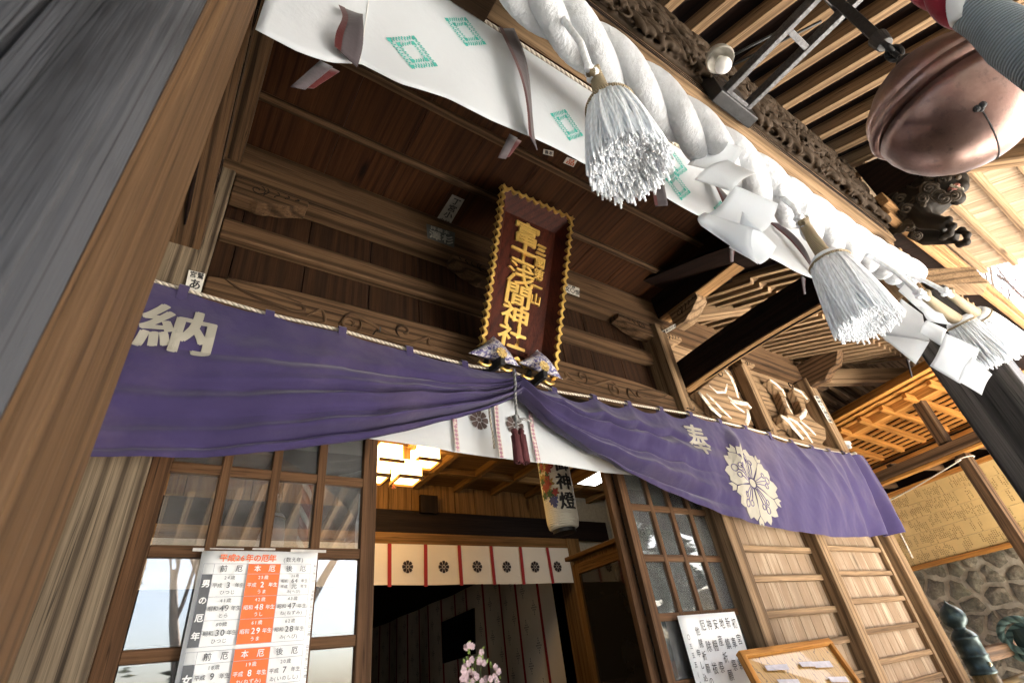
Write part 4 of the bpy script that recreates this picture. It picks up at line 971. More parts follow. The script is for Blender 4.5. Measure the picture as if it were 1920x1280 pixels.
# ---------------- painted crane panels in the right bay
def crane(label_, outline, white, extra):
    mb = MB(); P = [atY(x, y, 2.13) for x, y in outline]; n = len(P)
    mb.add(P + [p + Vector((0, .09, 0)) for p in P], [tuple(range(n)), tuple(range(2 * n - 1, n - 1, -1))] + [(i, n + i, n + (i + 1) % n, (i + 1) % n) for i in range(n)])
    o = part('crane_carving', mb, W_TAN, bev=.012)
    for wl in white:
        for pts, w_ in ((wl[0], wl[1]),):
            mb = MB(); q = [atY(x, y, 2.128) for x, y in pts]; mb.tube(q, [w_ * (.4 + .6 * math.sin(math.pi * (i + .5) / len(q))) for i in range(len(q))], 8); mb.v = [Vector((v.x, 2.131 + (v.y - 2.128) * .3, v.z)) for v in mb.v]; part('white_feather', mb, M_GOFUN, o, bev=0, smooth=True)
    return o
m_, t, p = newmat('gofun_white'); a_ = nd(t, 'ShaderNodeTexCoord').outputs['Object']; n_ = noise_(t, a_, 25, 6, .75)
t.links.new(ramp(t, n_, [(.38, (.40, .28, .17)), (.55, (.72, .68, .6))]), p.inputs['Base Color']); p.inputs['Roughness'].default_value = .85; M_GOFUN = m_
crane('', [(1306, 732), (1325, 718), (1345, 700), (1362, 690), (1378, 710), (1388, 745), (1394, 750), (1402, 752), (1411, 765), (1404, 770), (1408, 790), (1400, 800), (1385, 795), (1365, 788), (1345, 775), (1325, 752)],
      [([(1358, 692), (1370, 706), (1380, 728), (1384, 745)], .022), ([(1365, 742), (1375, 752), (1390, 755), (1402, 757), (1409, 764)], .024), ([(1310, 734), (1322, 748), (1335, 765), (1352, 780)], .028), ([(1402, 768), (1404, 780), (1400, 795)], .03), ([(1330, 722), (1345, 735), (1360, 735), (1364, 720)], .014), ([(1325, 738), (1340, 752), (1355, 768), (1372, 784)], .018), ([(1370, 752), (1384, 764), (1396, 772)], .016)], [])
crane('', [(1441, 712), (1446, 709), (1462, 720), (1474, 735), (1475, 752), (1480, 766), (1490, 778), (1500, 774), (1504, 768), (1498, 750), (1485, 730), (1492, 725), (1508, 733), (1520, 750), (1516, 754), (1508, 748), (1512, 765), (1520, 780), (1530, 790), (1548, 802), (1550, 822), (1540, 835), (1515, 835), (1505, 822), (1490, 805), (1470, 790), (1462, 776), (1474, 778), (1478, 776), (1468, 752), (1462, 735)],
      [([(1444, 711), (1456, 720), (1468, 732), (1473, 742)], .022), ([(1489, 728), (1503, 735), (1514, 748)], .022), ([(1464, 778), (1478, 788), (1492, 806), (1506, 822)], .034), ([(1512, 768), (1508, 776), (1500, 784)], .03), ([(1478, 782), (1495, 792), (1512, 812), (1524, 830)], .026), ([(1500, 788), (1515, 800), (1530, 815)], .02), ([(1472, 745), (1478, 760), (1486, 774)], .010)], [])
for (x, y, s_) in ((1345, 700, 1), (1478, 722, 1)):
    p = atY(x, y, 2.12); mb = MB(); swirl(mb, p.x, p.z, 2.10, .01, .05, 0, 7, .006); part('incised_swirl', mb, W_INTD, bev=0, smooth=True)

# ================================================================ PLAQUE
BL, BRr, TL, TR = atY(903, 648, 2.0), atY(1040, 708, 2.0), atY(943, 350, 1.62), atY(1072, 410, 1.62)
nq = ((BRr - BL).cross(TL - BL)).normalized()
if nq.y > 0: nq = -nq
def PQ(u, v, d=0): return BL.lerp(BRr, u).lerp(TL.lerp(TR, u), v) + nq * d
plq = thing('shrine_plaque', 'dark red shrine name plaque with gold scalloped rim and characters tilted over the doors', 'plaque', (BL + BRr) / 2)
M_RW2 = wood('wood_red_lacquer', (.095, .020, .009), (.04, .009, .005), fig=.4, rough=.6)
IN = (.13, .87, .06, .90); DP = -.085; M_GRIM = plain('gold_rim', (.72, .46, .12), .3, .6, nsc=18, namt=.2, bst=.1); M_GCH = plain('gold_paint', (.78, .50, .13), .35, .35, nsc=18, namt=.15, bst=.05)
def quad(mb, pts, th=None): mb.add(pts, [(0, 1, 2, 3)], [Vector((p.z, p.x, p.y)) * 1.0 for p in pts])
mb = MB(); a, b, c0, d0 = IN
quad(mb, [PQ(a, c0, DP), PQ(b, c0, DP), PQ(b, d0, DP), PQ(a, d0, DP)]); mb.build('panel', M_RW2, plq, solid=.02)
for (p, q, r, s_) in (((0, 0), (a, c0), (a, d0), (0, 1)), ((1, 1), (b, d0), (b, c0), (1, 0)), ((0, 1), (a, d0), (b, d0), (1, 1)), ((1, 0), (b, c0), (a, c0), (0, 0))):
    mb = MB(); quad(mb, [PQ(*p, 0), PQ(*q, DP), PQ(*r, DP), PQ(*s_, 0)]); mb.build('frame_side', M_RW2, plq, solid=.018)
def scal(p, q, n):
    out = []; P, Q = Vector(p), Vector(q)
    nn = (Q - P).normalized().cross(nq)
    for i in range(n * 8 + 1):
        s_ = i / (n * 8); out.append(P.lerp(Q, s_) + nn * (.019 * abs(math.sin(math.pi * s_ * n)) - .004) + nq * .004)
    return out
for p, q, n in ((PQ(0, 0), PQ(0, 1), 20), (PQ(0, 1), PQ(1, 1), 10), (PQ(1, 1), PQ(1, 0), 20), (PQ(1, 0), PQ(0, 0), 10)):
    mb = MB(); pts = scal(p, q, n); hw = .013
    nn = (Vector(q) - Vector(p)).normalized().cross(nq); vs = []
    for x in pts: vs += [x + nq * .012 - nn * .014, x + nq * .012 + nn * .008, x - nq * .035 + nn * .008, x - nq * .035 - nn * .014]
    m = len(pts); mb.add(vs, [(i * 4 + k, i * 4 + (k + 1) % 4, (i + 1) * 4 + (k + 1) % 4, (i + 1) * 4 + k) for i in range(m - 1) for k in range(4)]); mb.build('gold_rim', M_GRIM, plq, bev=.002)
# characters, raised gold
def onPanel(x, y): return atP(x, y, PQ(.5, .5, DP + .012), nq)
ux = (PQ(1, .5) - PQ(0, .5)).normalized(); uy = nq.cross(ux); uy = uy if uy.z > 0 else -uy
def plq_chars(chars, p0, p1, hw, hh, name):
    for i, ch in enumerate(chars):
        q = i / (len(chars) - 1); o = onPanel(p0[0] + (p1[0] - p0[0]) * q, p0[1] + (p1[1] - p0[1]) * q); mb = MB()
        vs, fs = glyph(ch)
        for j, (dx, dy) in enumerate(((0, 0), (.022, 0), (-.022, 0), (0, .018), (0, -.018))):
            mb.add([o + ux * (v[0] - .44 + dx) * hw + uy * (v[1] - .33 + dy) * hh + nq * .0006 * j for v in vs], fs)
        mb.build(name, M_GCH, plq, solid=.018)
plq_chars('富士浅間神社', (984, 440), (956, 632), .215, .165, 'gold_character')
plq_chars('三國第一山', (1013, 470), (1002, 562), .085, .085, 'gold_character')
# little brocade cushions at the feet
M_BRO, t, p = newmat('brocade'); tc = nd(t, 'ShaderNodeTexCoord').outputs['Object']
n_ = noise_(t, tc, 55, 3, .5); t.links.new(ramp(t, n_, [(.42, (.06, .05, .16)), (.5, (.30, .30, .38)), (.56, (.62, .58, .52)), (.66, (.12, .09, .2))]), p.inputs['Base Color']); p.inputs['Roughness'].default_value = .4; bump(t, p, n_, .3, .004)
for i, (A, Bp, Cp, E_, lab) in enumerate((((878, 662), (926, 629), (977, 688), (941, 661), 'silver and violet brocade cushion with gold flower under the left foot of the plaque'), ((972, 680), (1008, 655), (1056, 711), (1021, 686), 'silver and violet brocade cushion with gold flower under the right foot of the plaque'))):
    pa_, pb2, pc = atY(*A, 1.955), atY(*Bp, 1.965), atY(*Cp, 1.955); cen = (pa_ + pb2 + pc) / 3
    th = thing('brocade_cushion', lab, 'cushion', cen, 'brocade cushions under the plaque')
    mb = MB(); n = 14; idx = {}; vs = []
    for sgn in (1, -1):
        for r_ in range(n + 1):
            for k in range(n + 1 - r_):
                l1, l2 = r_ / n, k / n; l3 = 1 - l1 - l2; q = pa_ * l1 + pb2 * l2 + pc * l3
                bul = 27 * l1 * l2 * l3; sp = (l1 ** 3 + l2 ** 3 + l3 ** 3)
                q = q + (cen - q) * .28 * (1 - abs(2 * max(l1, l2, l3) - 1)) * 0 + Vector((0, -1, 0)) * (.05 * (max(0, bul) ** .6)) * sgn + Vector((0, 0, .01)) * math.sin(9 * l1) * 0
                e = min(l1, l2, l3); q = q + (cen - q) * max(0, (.12 - e)) * 1.3 * (1 - max(l1, l2, l3)) * 1.5
                idx[(sgn, r_, k)] = len(vs); vs.append(q)
    fs = []
    for sgn in (1, -1):
        for r_ in range(n):
            for k in range(n - r_):
                f = (idx[(sgn, r_, k)], idx[(sgn, r_ + 1, k)], idx[(sgn, r_, k + 1)]); fs.append(f if sgn > 0 else f[::-1])
                if k < n - r_ - 1: f = (idx[(sgn, r_ + 1, k)], idx[(sgn, r_ + 1, k + 1)], idx[(sgn, r_, k + 1)]); fs.append(f if sgn > 0 else f[::-1])
    mb.add(vs, fs); mb.build('pillow', M_BRO, th, smooth=True)
    e = atY(*E_, 1.885); mb = MB(); m_ = Vector((0, -.006, 0))
    for k in range(8):
        a0 = 2 * math.pi * k / 8; P = [(a0 - .12, .25), (a0 - .34, .75), (a0 - .22, 1.0), (a0, .88), (a0 + .22, 1.0), (a0 + .34, .75), (a0 + .12, .25)]
        pts = [e + Vector((.036 * r_ * math.sin(a_), 0, .036 * r_ * math.cos(a_))) for a_, r_ in P]; mb.add(pts, [tuple(range(7))])
    mb.add([e + Vector((.011 * math.cos(a_), -.001, .011 * math.sin(a_))) for a_ in np.linspace(0, 5.8, 12)], [tuple(range(12))]); mb.build('gold_flower', plain('gilt_flower', (.62, .44, .16), .5, .3), th, solid=.006)
    # iron support and gold hinge under the cushion
    s0 = atY(E_[0] + 2, E_[1] + 14, 1.90); s1_ = atY(E_[0] - 32, E_[1] + 38, 2.10)
    mb = MB(); mb.beam(s0, s1_, .03, .05); mb.beam(atY(E_[0] - 28, E_[1] + 8, 2.0), s1_ + Vector((-.0, .02, -.01)), .025, .03); mb.build('plaque_bracket', M_BLK, plq, bev=.003)
    mb = MB()
    for (dx, dy) in ((-32, 20), (8, 30)):
        q = atY(E_[0] + dx, E_[1] + dy, 1.95); mb.tube([q + Vector((x, 0, -.012 + .5 * x * x / .05)) for x in np.linspace(-.04, .04, 9)], .010, 8)
    mb.build('gold_hinge', M_GOLD, plq, smooth=True)

# ================================================================ PILGRIM STICKERS
M_STW = plain('sticker_white', (.66, .63, .56), .8, bst=0); M_STD = plain('sticker_black', (.05, .055, .05), .7, bst=0); M_STG = plain('sticker_grey', (.30, .29, .25), .8, bst=0)
def sticker(label, px, pl, rows, paper=M_STW, ink=M_INK, off=(0, -.003, 0)):
    """px: tl,tr,br,bl of the upright text; rows: (string, u, v, size, vertical) in 0..1 of the sticker"""
    P = [pl(x, y) + Vector(off) for x, y in px]; n = (P[1] - P[0]).cross(P[3] - P[0]).normalized()
    if n.dot(P[0]) > 0: n = -n
    o = thing('pilgrim_sticker', label, 'sticker', sum(P, Vector()) / 4, 'pilgrim stickers on the shrine timbers')
    mb = MB(); mb.add(P, [(0, 1, 2, 3)]); mb.build('paper', paper, o, solid=.0012)
    W_, H_ = (P[1] - P[0]).length, (P[3] - P[0]).length
    fr = lambda u, v, l: P[0].lerp(P[1], u).lerp(P[3].lerp(P[2], u), v) + n * (.0015 + l)
    mb = MB()
    for (s_, u, v, hu, hv, vert) in rows:
        for i, ch in enumerate(s_):
            vs, fs = glyph(ch)
            for j, (dx, dy) in enumerate(((0, 0), (.03, 0), (-.03, 0), (0, .025), (0, -.025))):
                mb.add([fr(u + (0 if vert else i * hu * 1.05) + (a - .44 + dx) * hu, v + (i * hv * 1.05 if vert else 0) - (b - .33 + dy) * hv, j * .0002) for a, b in vs], fs)
    mb.build('characters', ink, o); return o
onC = lambda x, y: atZ(x, y, 2.779); onF = lambda x, y: atY(x, y, 2.112); onP = lambda x, y: atY(x, y, 2.078)
sticker('tall narrow black and white sticker on the dark ceiling left of the plaque', ((848, 364), (871, 374), (842, 424), (816, 414)), onC, [('丁宮小', .5, .17, .62, .23, True), ('中村', .30, .88, .36, .12, False)], M_STG, M_INK, (0, 0, -.003))
sticker('black sticker with pale characters on the wall beam left of the plaque', ((799, 420), (853, 437), (851, 465), (801, 447)), onF, [('澤杉', .26, .66, .44, .6, False), ('拝善本', .22, .18, .22, .26, False)], M_STD, M_STG)
sticker('white sticker with bold characters on the wall beam touching the right edge of the plaque', ((1056, 530), (1086, 541), (1086, 557), (1056, 546)), onF, [('文〇恨', .22, .62, .30, .62, False), ('三善', .35, .15, .24, .24, False)], M_STW, M_INK)
sticker('tattered white sticker on the left door post above the curtain rope', ((354, 507), (385, 514), (376, 550), (346, 542)), onP, [('宮', .28, .2, .42, .34, True), ('鷲', .72, .2, .42, .34, True), ('あ', .5, .68, .75, .55, True)], M_STW, M_INK)
sticker('white sticker on the pale bracket below the right ceiling beam', ((1237, 622), (1266, 606), (1267, 613), (1238, 630)), lambda x, y: atZ(x, y, 2.372), [('三重県四日市', .1, .5, .16, .8, False)], M_STW, M_INK, (0, 0, -.004))
sticker('small white sticker with a single brush character on the pale corner beam', ((1287, 578), (1302, 574), (1301, 589), (1287, 588)), lambda x, y: atY(x, y, 1.86), [('め', .5, .5, 1.0, 1.0, False)], M_STW, M_INK)
sticker('long white sticker running down the right corner post', ((1525, 742), (1534, 742), (1561, 793), (1553, 791)), lambda x, y: atY(x, y, 2.078), [('奉納千社題目講', .5, .08, .9, .135, True)], M_STW, M_INK)
sticker('plain white paper slip on the ceiling behind the big tassel', ((1019, 279), (1038, 283), (1037, 293), (1018, 288)), onC, [('善', .3, .5, .4, .8, False), ('本', .7, .5, .4, .8, False)], M_STW, M_INK, (0, 0, -.003))
sticker('white sticker with a round red seal on the ceiling behind the big tassel', ((1063, 294), (1082, 301), (1075, 313), (1056, 305)), onC, [('品', .5, .5, .8, .9, False)], M_STW, plain('ink_vermilion', (.55, .12, .05), .8, bst=0), (0, 0, -.003))

# ================================================================ NOTICES
M_PAP = plain('paper_notice', (.80, .81, .81), .75, nsc=6, namt=.05, bst=.05); M_ORG = plain('ink_orange', (.80, .16, .035), .7, namt=.1, bst=0); M_GRY = plain('ink_grey', (.10, .105, .115), .6, bst=0); M_LIN = plain('ink_line', (.35, .37, .42), .8, bst=0)
YP = 2.168
def Q5(a, b): return (250 + .234375 * a, 980 + .234375 * b)
def w5(a, b, l=0): q = atY(*Q5(a, b), YP); return Vector((q.x, YP - l, q.z))
x0, x1 = w5(550, 220).x, w5(1478, 235).x; zt = w5(1000, 226).z
x0 = (x0 + w5(395, 990).x) / 2
pos = thing('year_chart_poster', 'white printed poster with orange columns of ages and years taped on the left lattice door', 'poster', ((x0 + x1) / 2, YP, zt))
mb = MB(); mb.grid(lambda u, v: Vector((x0 + (x1 - x0) * u, YP + .004 - .006 * math.sin(3 * u + 2 * v), zt - .585 * v)), 8, 10); mb.build('sheet', M_PAP, pos, solid=.0008, smooth=True)
def rect(mb, xa, xb, za, zb, l): mb.add([Vector((xa, YP - l, za)), Vector((xb, YP - l, za)), Vector((xb, YP - l, zb)), Vector((xa, YP - l, zb))], [(0, 1, 2, 3)])
colX = [(w5(545, 412).x + w5(425, 995).x) / 2, (w5(632, 410).x + w5(520, 990).x) / 2, (w5(905, 410).x + w5(816, 970).x) / 2, (w5(1166, 410).x + w5(1098, 955).x) / 2, (w5(1412, 340).x + w5(1362, 935).x) / 2]
rowZ = [w5(1000, v).z for v in (330, 410, 585, 765, 962)]
row2 = [w5(950, v).z for v in (1000, 1095, 1290)]
row2[2] = row2[1] - .075
mo, mg, ml = MB(), MB(), MB()
rect(mo, colX[2], colX[3], rowZ[4], rowZ[0], .0075); rect(mo, colX[2], colX[3], row2[2] - .12, row2[0], .0075)
rect(mg, colX[0], colX[1], rowZ[4], rowZ[1], .0075); rect(mg, colX[0], colX[1], row2[2] - .2, row2[1], .0075)
lw = .0007
for zz in rowZ + row2: rect(ml, colX[0] if zz in (rowZ[0], rowZ[4], row2[0]) else colX[1], colX[4], zz - lw, zz + lw, .0082)
for rr in (rowZ, row2):
    for xx in colX: rect(ml, xx - lw, xx + lw, rr[-1], rr[0], .0082)
mo.build('orange_column', M_ORG, pos); mg.build('black_column', M_GRY, pos); ml.build('ruled_lines', M_LIN, pos)
tk, to_, tw = MB(), MB(), MB()
fr = lambda x, y, l: Vector((x, YP - .009 - l, y))
def line(mb, s_, ca, cb, z, h, bold=.02, sp=1.0, wsc=1.0):
    wd = [(.95 if ord(c_) > 0x2000 else .58 if c_ not in '( )' else .4) * h * sp * wsc for c_ in s_]; tot = sum(wd); x = (ca + cb) / 2 - tot / 2
    for c_, w_ in zip(s_, wd):
        put_text(mb, c_, fr, x + w_ / 2, z, h, bold * .6, wscale=wsc, lift=.0004 + .00007 * (int(x * 1e5) % 9)); x += w_
H1 = .0195
line(to_, '平成26年の厄年', w5(670, 290).x, w5(1148, 285).x, w5(900, 287).z, .0285, .045, .98)
line(tk, '(数え年)', w5(1180, 300).x, w5(1370, 300).x, w5(1270, 300).z, .020, .015)
for k, s_ in enumerate(('前　厄', '本　厄', '後　厄')):
    for rr in (rowZ, row2): line(tw if k == 1 else tk, s_, colX[k + 1], colX[k + 2], (rr[0] + rr[1]) / 2, .025, .025, 1.05)
cells = [[('24歳', '平成|3|年生', 'ひつじ'), ('25歳', '平成|2|年生', 'うま'), ('26歳', '昭和|64|年生', '平成|元|年生', 'み(へび)')], [('41歳', '昭和|49|年生', 'とら'), ('42歳', '昭和|48|年生', 'うし'), ('43歳', '昭和|47|年生', 'ね(ねずみ)')], [('60歳', '昭和|30|年生', 'ひつじ'), ('61歳', '昭和|29|年生', 'うま'), ('62歳', '昭和|28|年生', 'み(へび)')]]
def cell(c_, k, za, zb):
    ca, cb = colX[k + 1], colX[k + 2]; mbx = tw if k == 1 else tk; n = len(c_); hh = za - zb
    zs = [za - hh * q for q in ((.17, .5, .82) if n == 3 else (.11, .34, .60, .85))]
    for s_, z in zip(c_, zs):
        if '|' in s_:
            a_, b_, d_ = s_.split('|'); m_ = (ca + cb) / 2; line(mbx, a_, ca, m_ - .016, z - .001, .0165 if n == 3 else .0135, .02); line(mbx, b_, m_ - .02, m_ + .02, z, .027 if n == 3 else .021, .03); line(mbx, d_, m_ + .016, cb, z - .001, .0165 if n == 3 else .0135, .02)
        else: line(mbx, s_, ca, cb, z, .0155 if n == 3 else .0125, .015, 1.1)
for r_ in range(3):
    for k in range(3): cell(cells[r_][k], k, rowZ[r_ + 1], rowZ[r_ + 2])
for k, c_ in enumerate((('18歳', '平成|9|年生', 'とら'), ('19歳', '平成|8|年生', 'ね(ねずみ)'), ('20歳', '平成|7|年生', 'ゐ(いのしし)'))): cell(c_, k, row2[1], row2[2])
for i, ch in enumerate('男の厄年'): put_text(tw, ch, fr, (colX[0] + colX[1]) / 2, rowZ[1] - (rowZ[1] - rowZ[4]) * (.14 + .24 * i), .027, .035)
put_text(tw, '女', fr, (colX[0] + colX[1]) / 2, row2[1] - .042, .030, .035)
put_text(tk, '数え年とは、　満年齢に誕生日前には二歳、　誕生日後には一歳', fr, (colX[4] + x1) / 2 + .002, w5(1420, 352).z, .0125, 0, vert=True, adv=.0128)
tk.build('black_print', M_GRY, pos); to_.build('orange_print', M_ORG, pos); tw.build('white_print', M_PAP, pos)
mb = MB(); tpm = plain('clear_tape', (.50, .47, .44), .3, bst=0)
for (a, b, c_, d_) in ((475, 205, 560, 232), (950, 205, 1130, 222), (1255, 215, 1535, 242), (610, 205, 880, 218)):
    p, q = w5(a, b), w5(c_, d_); rect(mb, p.x, q.x, q.z, p.z, .010)
mb.build('tape', tpm, pos)

# brush written notice on the right door
YN = 2.160
nx0, nx1 = atY(1270, 1156, YN).x, atY(1376, 1146, YN).x; nzt = atY(1320, 1150, YN).z
nt_ = thing('handwritten_notice', 'white paper notice with columns of black brush writing on the right lattice door', 'notice', ((nx0 + nx1) / 2, YN, nzt))
mb = MB(); mb.grid(lambda u, v: Vector((nx0 + (nx1 - nx0) * u, YN - .004 * math.sin(2.5 * v + u), nzt - .62 * v)), 6, 10); mb.build('sheet', M_PAP, nt_, solid=.0008, smooth=True)
mb = MB(); frn = lambda x, y, l: Vector((x + .16 * (y - nzt) * .12, YN - .007 - l, y))
wdt = nx1 - nx0
for i, (s_, dz, h_) in enumerate((('初宮詣祓', .035, .062), ('新車祭', .028, .062), ('地鎮祭', .030, .062), ('安産祈願', .030, .060), ('神棚祭', .030, .062), ('厄除祓', .030, .062), ('他諸祈願の', .055, .050))):
    put_text(mb, s_, frn, nx1 - wdt * (.085 + .112 * i), nzt - .03 - dz, h_ * 1.0, .0, vert=True, adv=(.30 if len(s_) == 4 else .375 if len(s_) == 3 else .25) * .28 if i < 6 else .06, wscale=.78)
put_text(mb, '申し込みは', frn, nx1 - wdt * .835, nzt - .19, .042, .004, vert=True, adv=.056, wscale=.8)
put_text(mb, '〇五五五(23)二六九七', frn, nx1 - wdt * .925, nzt - .11, .032, 0, vert=True, adv=.043, wscale=.8)
mb.build('brush_writing', M_INK, nt_)

# glazed map case below it
q = [atY(1388, 1231, 1.98), atY(1551, 1206, 1.98), atY(1625, 1310, 1.86), atY(1430, 1310, 1.86)]
mc = thing('map_case', 'tilted wooden case with a yellowed map under glass mended with paper tape', 'display case', (q[0] + q[2]) / 2)
nC = (q[1] - q[0]).cross(q[3] - q[0]).normalized(); nC = nC if nC.y < 0 else -nC
CQ = lambda u, v, l=0: q[0].lerp(q[1], u).lerp(q[3].lerp(q[2], u), v) + nC * l
M_TPP = plain('tape_paper', (.42, .40, .44), .7, bst=0)
M_MAP, t, p = newmat('old_map'); tc = nd(t, 'ShaderNodeTexCoord').outputs['Object']; wv = nd(t, 'ShaderNodeTexWave'); wv.inputs['Scale'].default_value = 9; wv.inputs['Distortion'].default_value = 14; wv.inputs['Detail'].default_value = 4; t.links.new(tc, wv.inputs[0])
t.links.new(ramp(t, wv.outputs[0], [(.02, (.10, .06, .02)), (.08, (.36, .21, .055))]), p.inputs['Base Color']); p.inputs['Roughness'].default_value = .5; p.inputs['Coat Weight'].default_value = .25; p.inputs['Coat Roughness'].default_value = .03
mb = MB(); mb.add([CQ(0, 0), CQ(1, 0), CQ(1, 1), CQ(0, 1)], [(0, 1, 2, 3)]); mb.build('map', M_MAP, mc, solid=.01)
for (a, b) in (((-.02, 0), (1.02, 0)), ((0, 0), (0, 1)), ((1, 0), (1, 1))): mb = MB(); mb.beam(CQ(*a, .012), CQ(*b, .012), .035, .035, up=nC); mb.build('case_frame', W_ORANGE, mc, bev=.004)
for (u, v, a, b) in ((.16, .30, .22, .12), (.52, .30, .14, .10), (.66, .32, .2, .12), (.2, .62, .2, .1), (.72, .62, .2, .1)): mb = MB(); mb.add([CQ(u, v, .012), CQ(u + a, v + .01, .012), CQ(u + a, v + b + .01, .012), CQ(u, v + b, .012)], [(0, 1, 2, 3)]); mb.build('paper_tape', M_TPP, mc)

# ================================================================ INTERIOR
YW = 4.2
mb = MB(); mb.box(-2.4, 5.7, 2.32, 4.2, -.66, -.60); part('room_floor', mb, plain('tatami', (.36, .31, .18), .9, nsc=90), bev=0)
mb = MB(); mb.box(-2.4, 5.7, 2.34, 4.3, 1.66, 1.70); cl = part('room_ceiling', mb, W_INT, bev=0)
for k in range(12): mb = MB(); mb.box(-.6 + .42 * k, -.6 + .42 * k + .05, 2.36, 4.2, 1.60, 1.659, 'y'); part('ceiling_rib', mb, W_INT, cl)
for k in range(4): mb = MB(); mb.box(-.6, 4.4, 2.52 + .42 * k, 2.52 + .42 * k + .05, 1.602, 1.657, 'x'); part('ceiling_rib', mb, W_INT, cl)
mb = MB()
for k in range(22): mb.box(-.5 + .22 * k, -.5 + .22 * (k + 1) - .006, YW + .02, YW + .05, 1.38, 1.66, 'z')
part('frieze', mb, W_INT, bev=.002)
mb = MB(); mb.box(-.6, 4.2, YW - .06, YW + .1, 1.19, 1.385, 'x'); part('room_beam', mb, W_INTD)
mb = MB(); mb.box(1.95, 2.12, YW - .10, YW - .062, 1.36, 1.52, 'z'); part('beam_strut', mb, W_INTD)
mb = MB(); mb.box(-.6, 3.62, YW - .08, YW + .1, 1.095, 1.188, 'x'); part('room_lintel', mb, W_INT)
mb = MB(); mb.box(3.56, 3.72, YW - .10, YW + .1, -.6, 1.187, 'z'); part('room_post', mb, W_INT)
mb = MB(); M_PLA = plain('plaster', (.42, .36, .26), .9)
for bx in ((3.725, 5.7, YW, YW + .05, -.6, 1.66, 'z'), (4.3, 4.35, 2.35, YW - .01, -.6, 1.66, 'y'), (-.65, -.6, 2.35, YW - .01, -.6, 1.66, 'y')): mb = MB(); mb.box(*bx); part('room_wall', mb, M_PLA, bev=0)
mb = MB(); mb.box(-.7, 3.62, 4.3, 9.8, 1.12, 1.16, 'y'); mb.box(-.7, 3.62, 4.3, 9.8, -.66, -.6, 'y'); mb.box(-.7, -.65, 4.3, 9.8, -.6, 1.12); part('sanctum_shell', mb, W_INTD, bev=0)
M_CLW = cloth('cloth_offwhite', (.72, .62, .50), wrinkle=.2, sheen=0); M_STR = cloth('strip_crimson', (.30, .03, .03), wrinkle=.1, sheen=0); M_DBR = plain('print_dark', (.035, .022, .02), .9, bst=0)
# short curtain
YNo = 4.10
nf = lambda X, Z, l=0: Vector((X, YNo + .012 * math.sin(7 * X) * (1.09 - Z) / .3 - l, Z))
zb_ = .775
nor = MB(); nor.grid(lambda u, v: nf(-.5 + 4.05 * u, 1.09 + (zb_ - 1.09) * v + .006 * math.sin(5 * u) * v), 80, 8); nor = nor.build('short_curtain', M_CLW, smooth=True)
tag(nor, 'short off white inner curtain with red strips and round dark flower crests', 'curtain')
for x in (729, 798, 862, 923, 979, 1030):
    p = atY(x, 1062, YNo); mb = MB(); mb.grid(lambda u, v: nf(p.x - .016 + .032 * u, 1.088 + (zb_ - .012 - 1.088) * v, .010), 2, 8); mb.build('red_strip', M_STR, nor, solid=.002)
for x in (764, 832, 893.5, 950, 1003, 1044):
    p = atY(x, 1062, YNo); mb = MB(); crest(mb, lambda a, b, l: nf(p.x + a, p.z + b, .004 + l), .052, 8); mb.build('crest', M_DBR, nor)
# long side curtain of the sanctum
XS = 3.5
sf = lambda Y, Z, l=0: Vector((XS + .02 * math.sin(6 * Y) - l, Y, Z))
lc = MB(); lc.grid(lambda u, v: sf(4.4 + 5.2 * u, 1.1 - 1.7 * v), 90, 6); lc = lc.build('long_curtain', M_CLW, smooth=True)
tag(lc, 'long off white wall curtain with red strips and dark diamond motifs inside the hall', 'curtain')
ys = [4.62 + .36 * k for k in range(14)]
for k, Y in enumerate(ys):
    mb = MB(); mb.grid(lambda u, v: sf(Y - .017 + .034 * u, 1.09 - 1.68 * v, .012), 1, 6); mb.build('red_strip', M_STR, lc, solid=.002)
mb = MB()
for k, Y in enumerate(ys):
    for j in range(5):
        for (oy, oz) in ((.10, 0), (.25, .16)):
            yc, zc = Y + oy, 1.0 - .34 * j - oz - (.05 if k % 2 else 0)
            for a in range(-2, 3):
                for b in range(-3, 4):
                    if abs(a) / 2.2 + abs(b) / 3.3 < 1: mb.add([sf(yc + a * .017 + dx * .011, zc + b * .021 + dz * .016, .006) for dx, dz in ((-.5, 0), (0, -.6), (.5, 0), (0, .6))], [(0, 1, 2, 3)])
mb.build('diamond_motif', M_DBR, lc)
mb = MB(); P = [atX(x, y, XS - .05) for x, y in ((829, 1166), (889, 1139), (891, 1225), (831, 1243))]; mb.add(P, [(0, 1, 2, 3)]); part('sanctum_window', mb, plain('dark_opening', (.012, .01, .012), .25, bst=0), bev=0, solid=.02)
# square paper ceiling lamps
M_LAMP = emit('lamp_paper_warm', (1.0, .60, .18), .9)
cl_ = thing('ceiling_lamp', 'cluster of glowing square paper lamps with dark wooden rims inside the doorway', 'ceiling lamp', atY(760, 860, 3.4) + Vector((0, 0, .1)))
for (x, y) in ((726, 870), (797, 868), (762, 900), (700, 896)):
    p = atY(x, y, 3.4); hw = .085
    mb = MB(); mb.box(p.x - hw, p.x + hw, 3.4 - hw, 3.4 + hw, p.z, p.z + .125); mb.build('paper_shade', M_LAMP, cl_)
    mb = MB()
    for s_ in (-1, 1): mb.box(p.x - hw - .012, p.x + hw + .012, 3.4 + s_ * (hw + .006) - .008, 3.4 + s_ * (hw + .006) + .008, p.z - .018, p.z + .006, 'x'); mb.box(p.x + s_ * (hw + .006) - .008, p.x + s_ * (hw + .006) + .008, 3.4 - hw + .003, 3.4 + hw - .003, p.z - .018, p.z + .006, 'y')
    mb.build('shade_rim', W_INT, cl_)
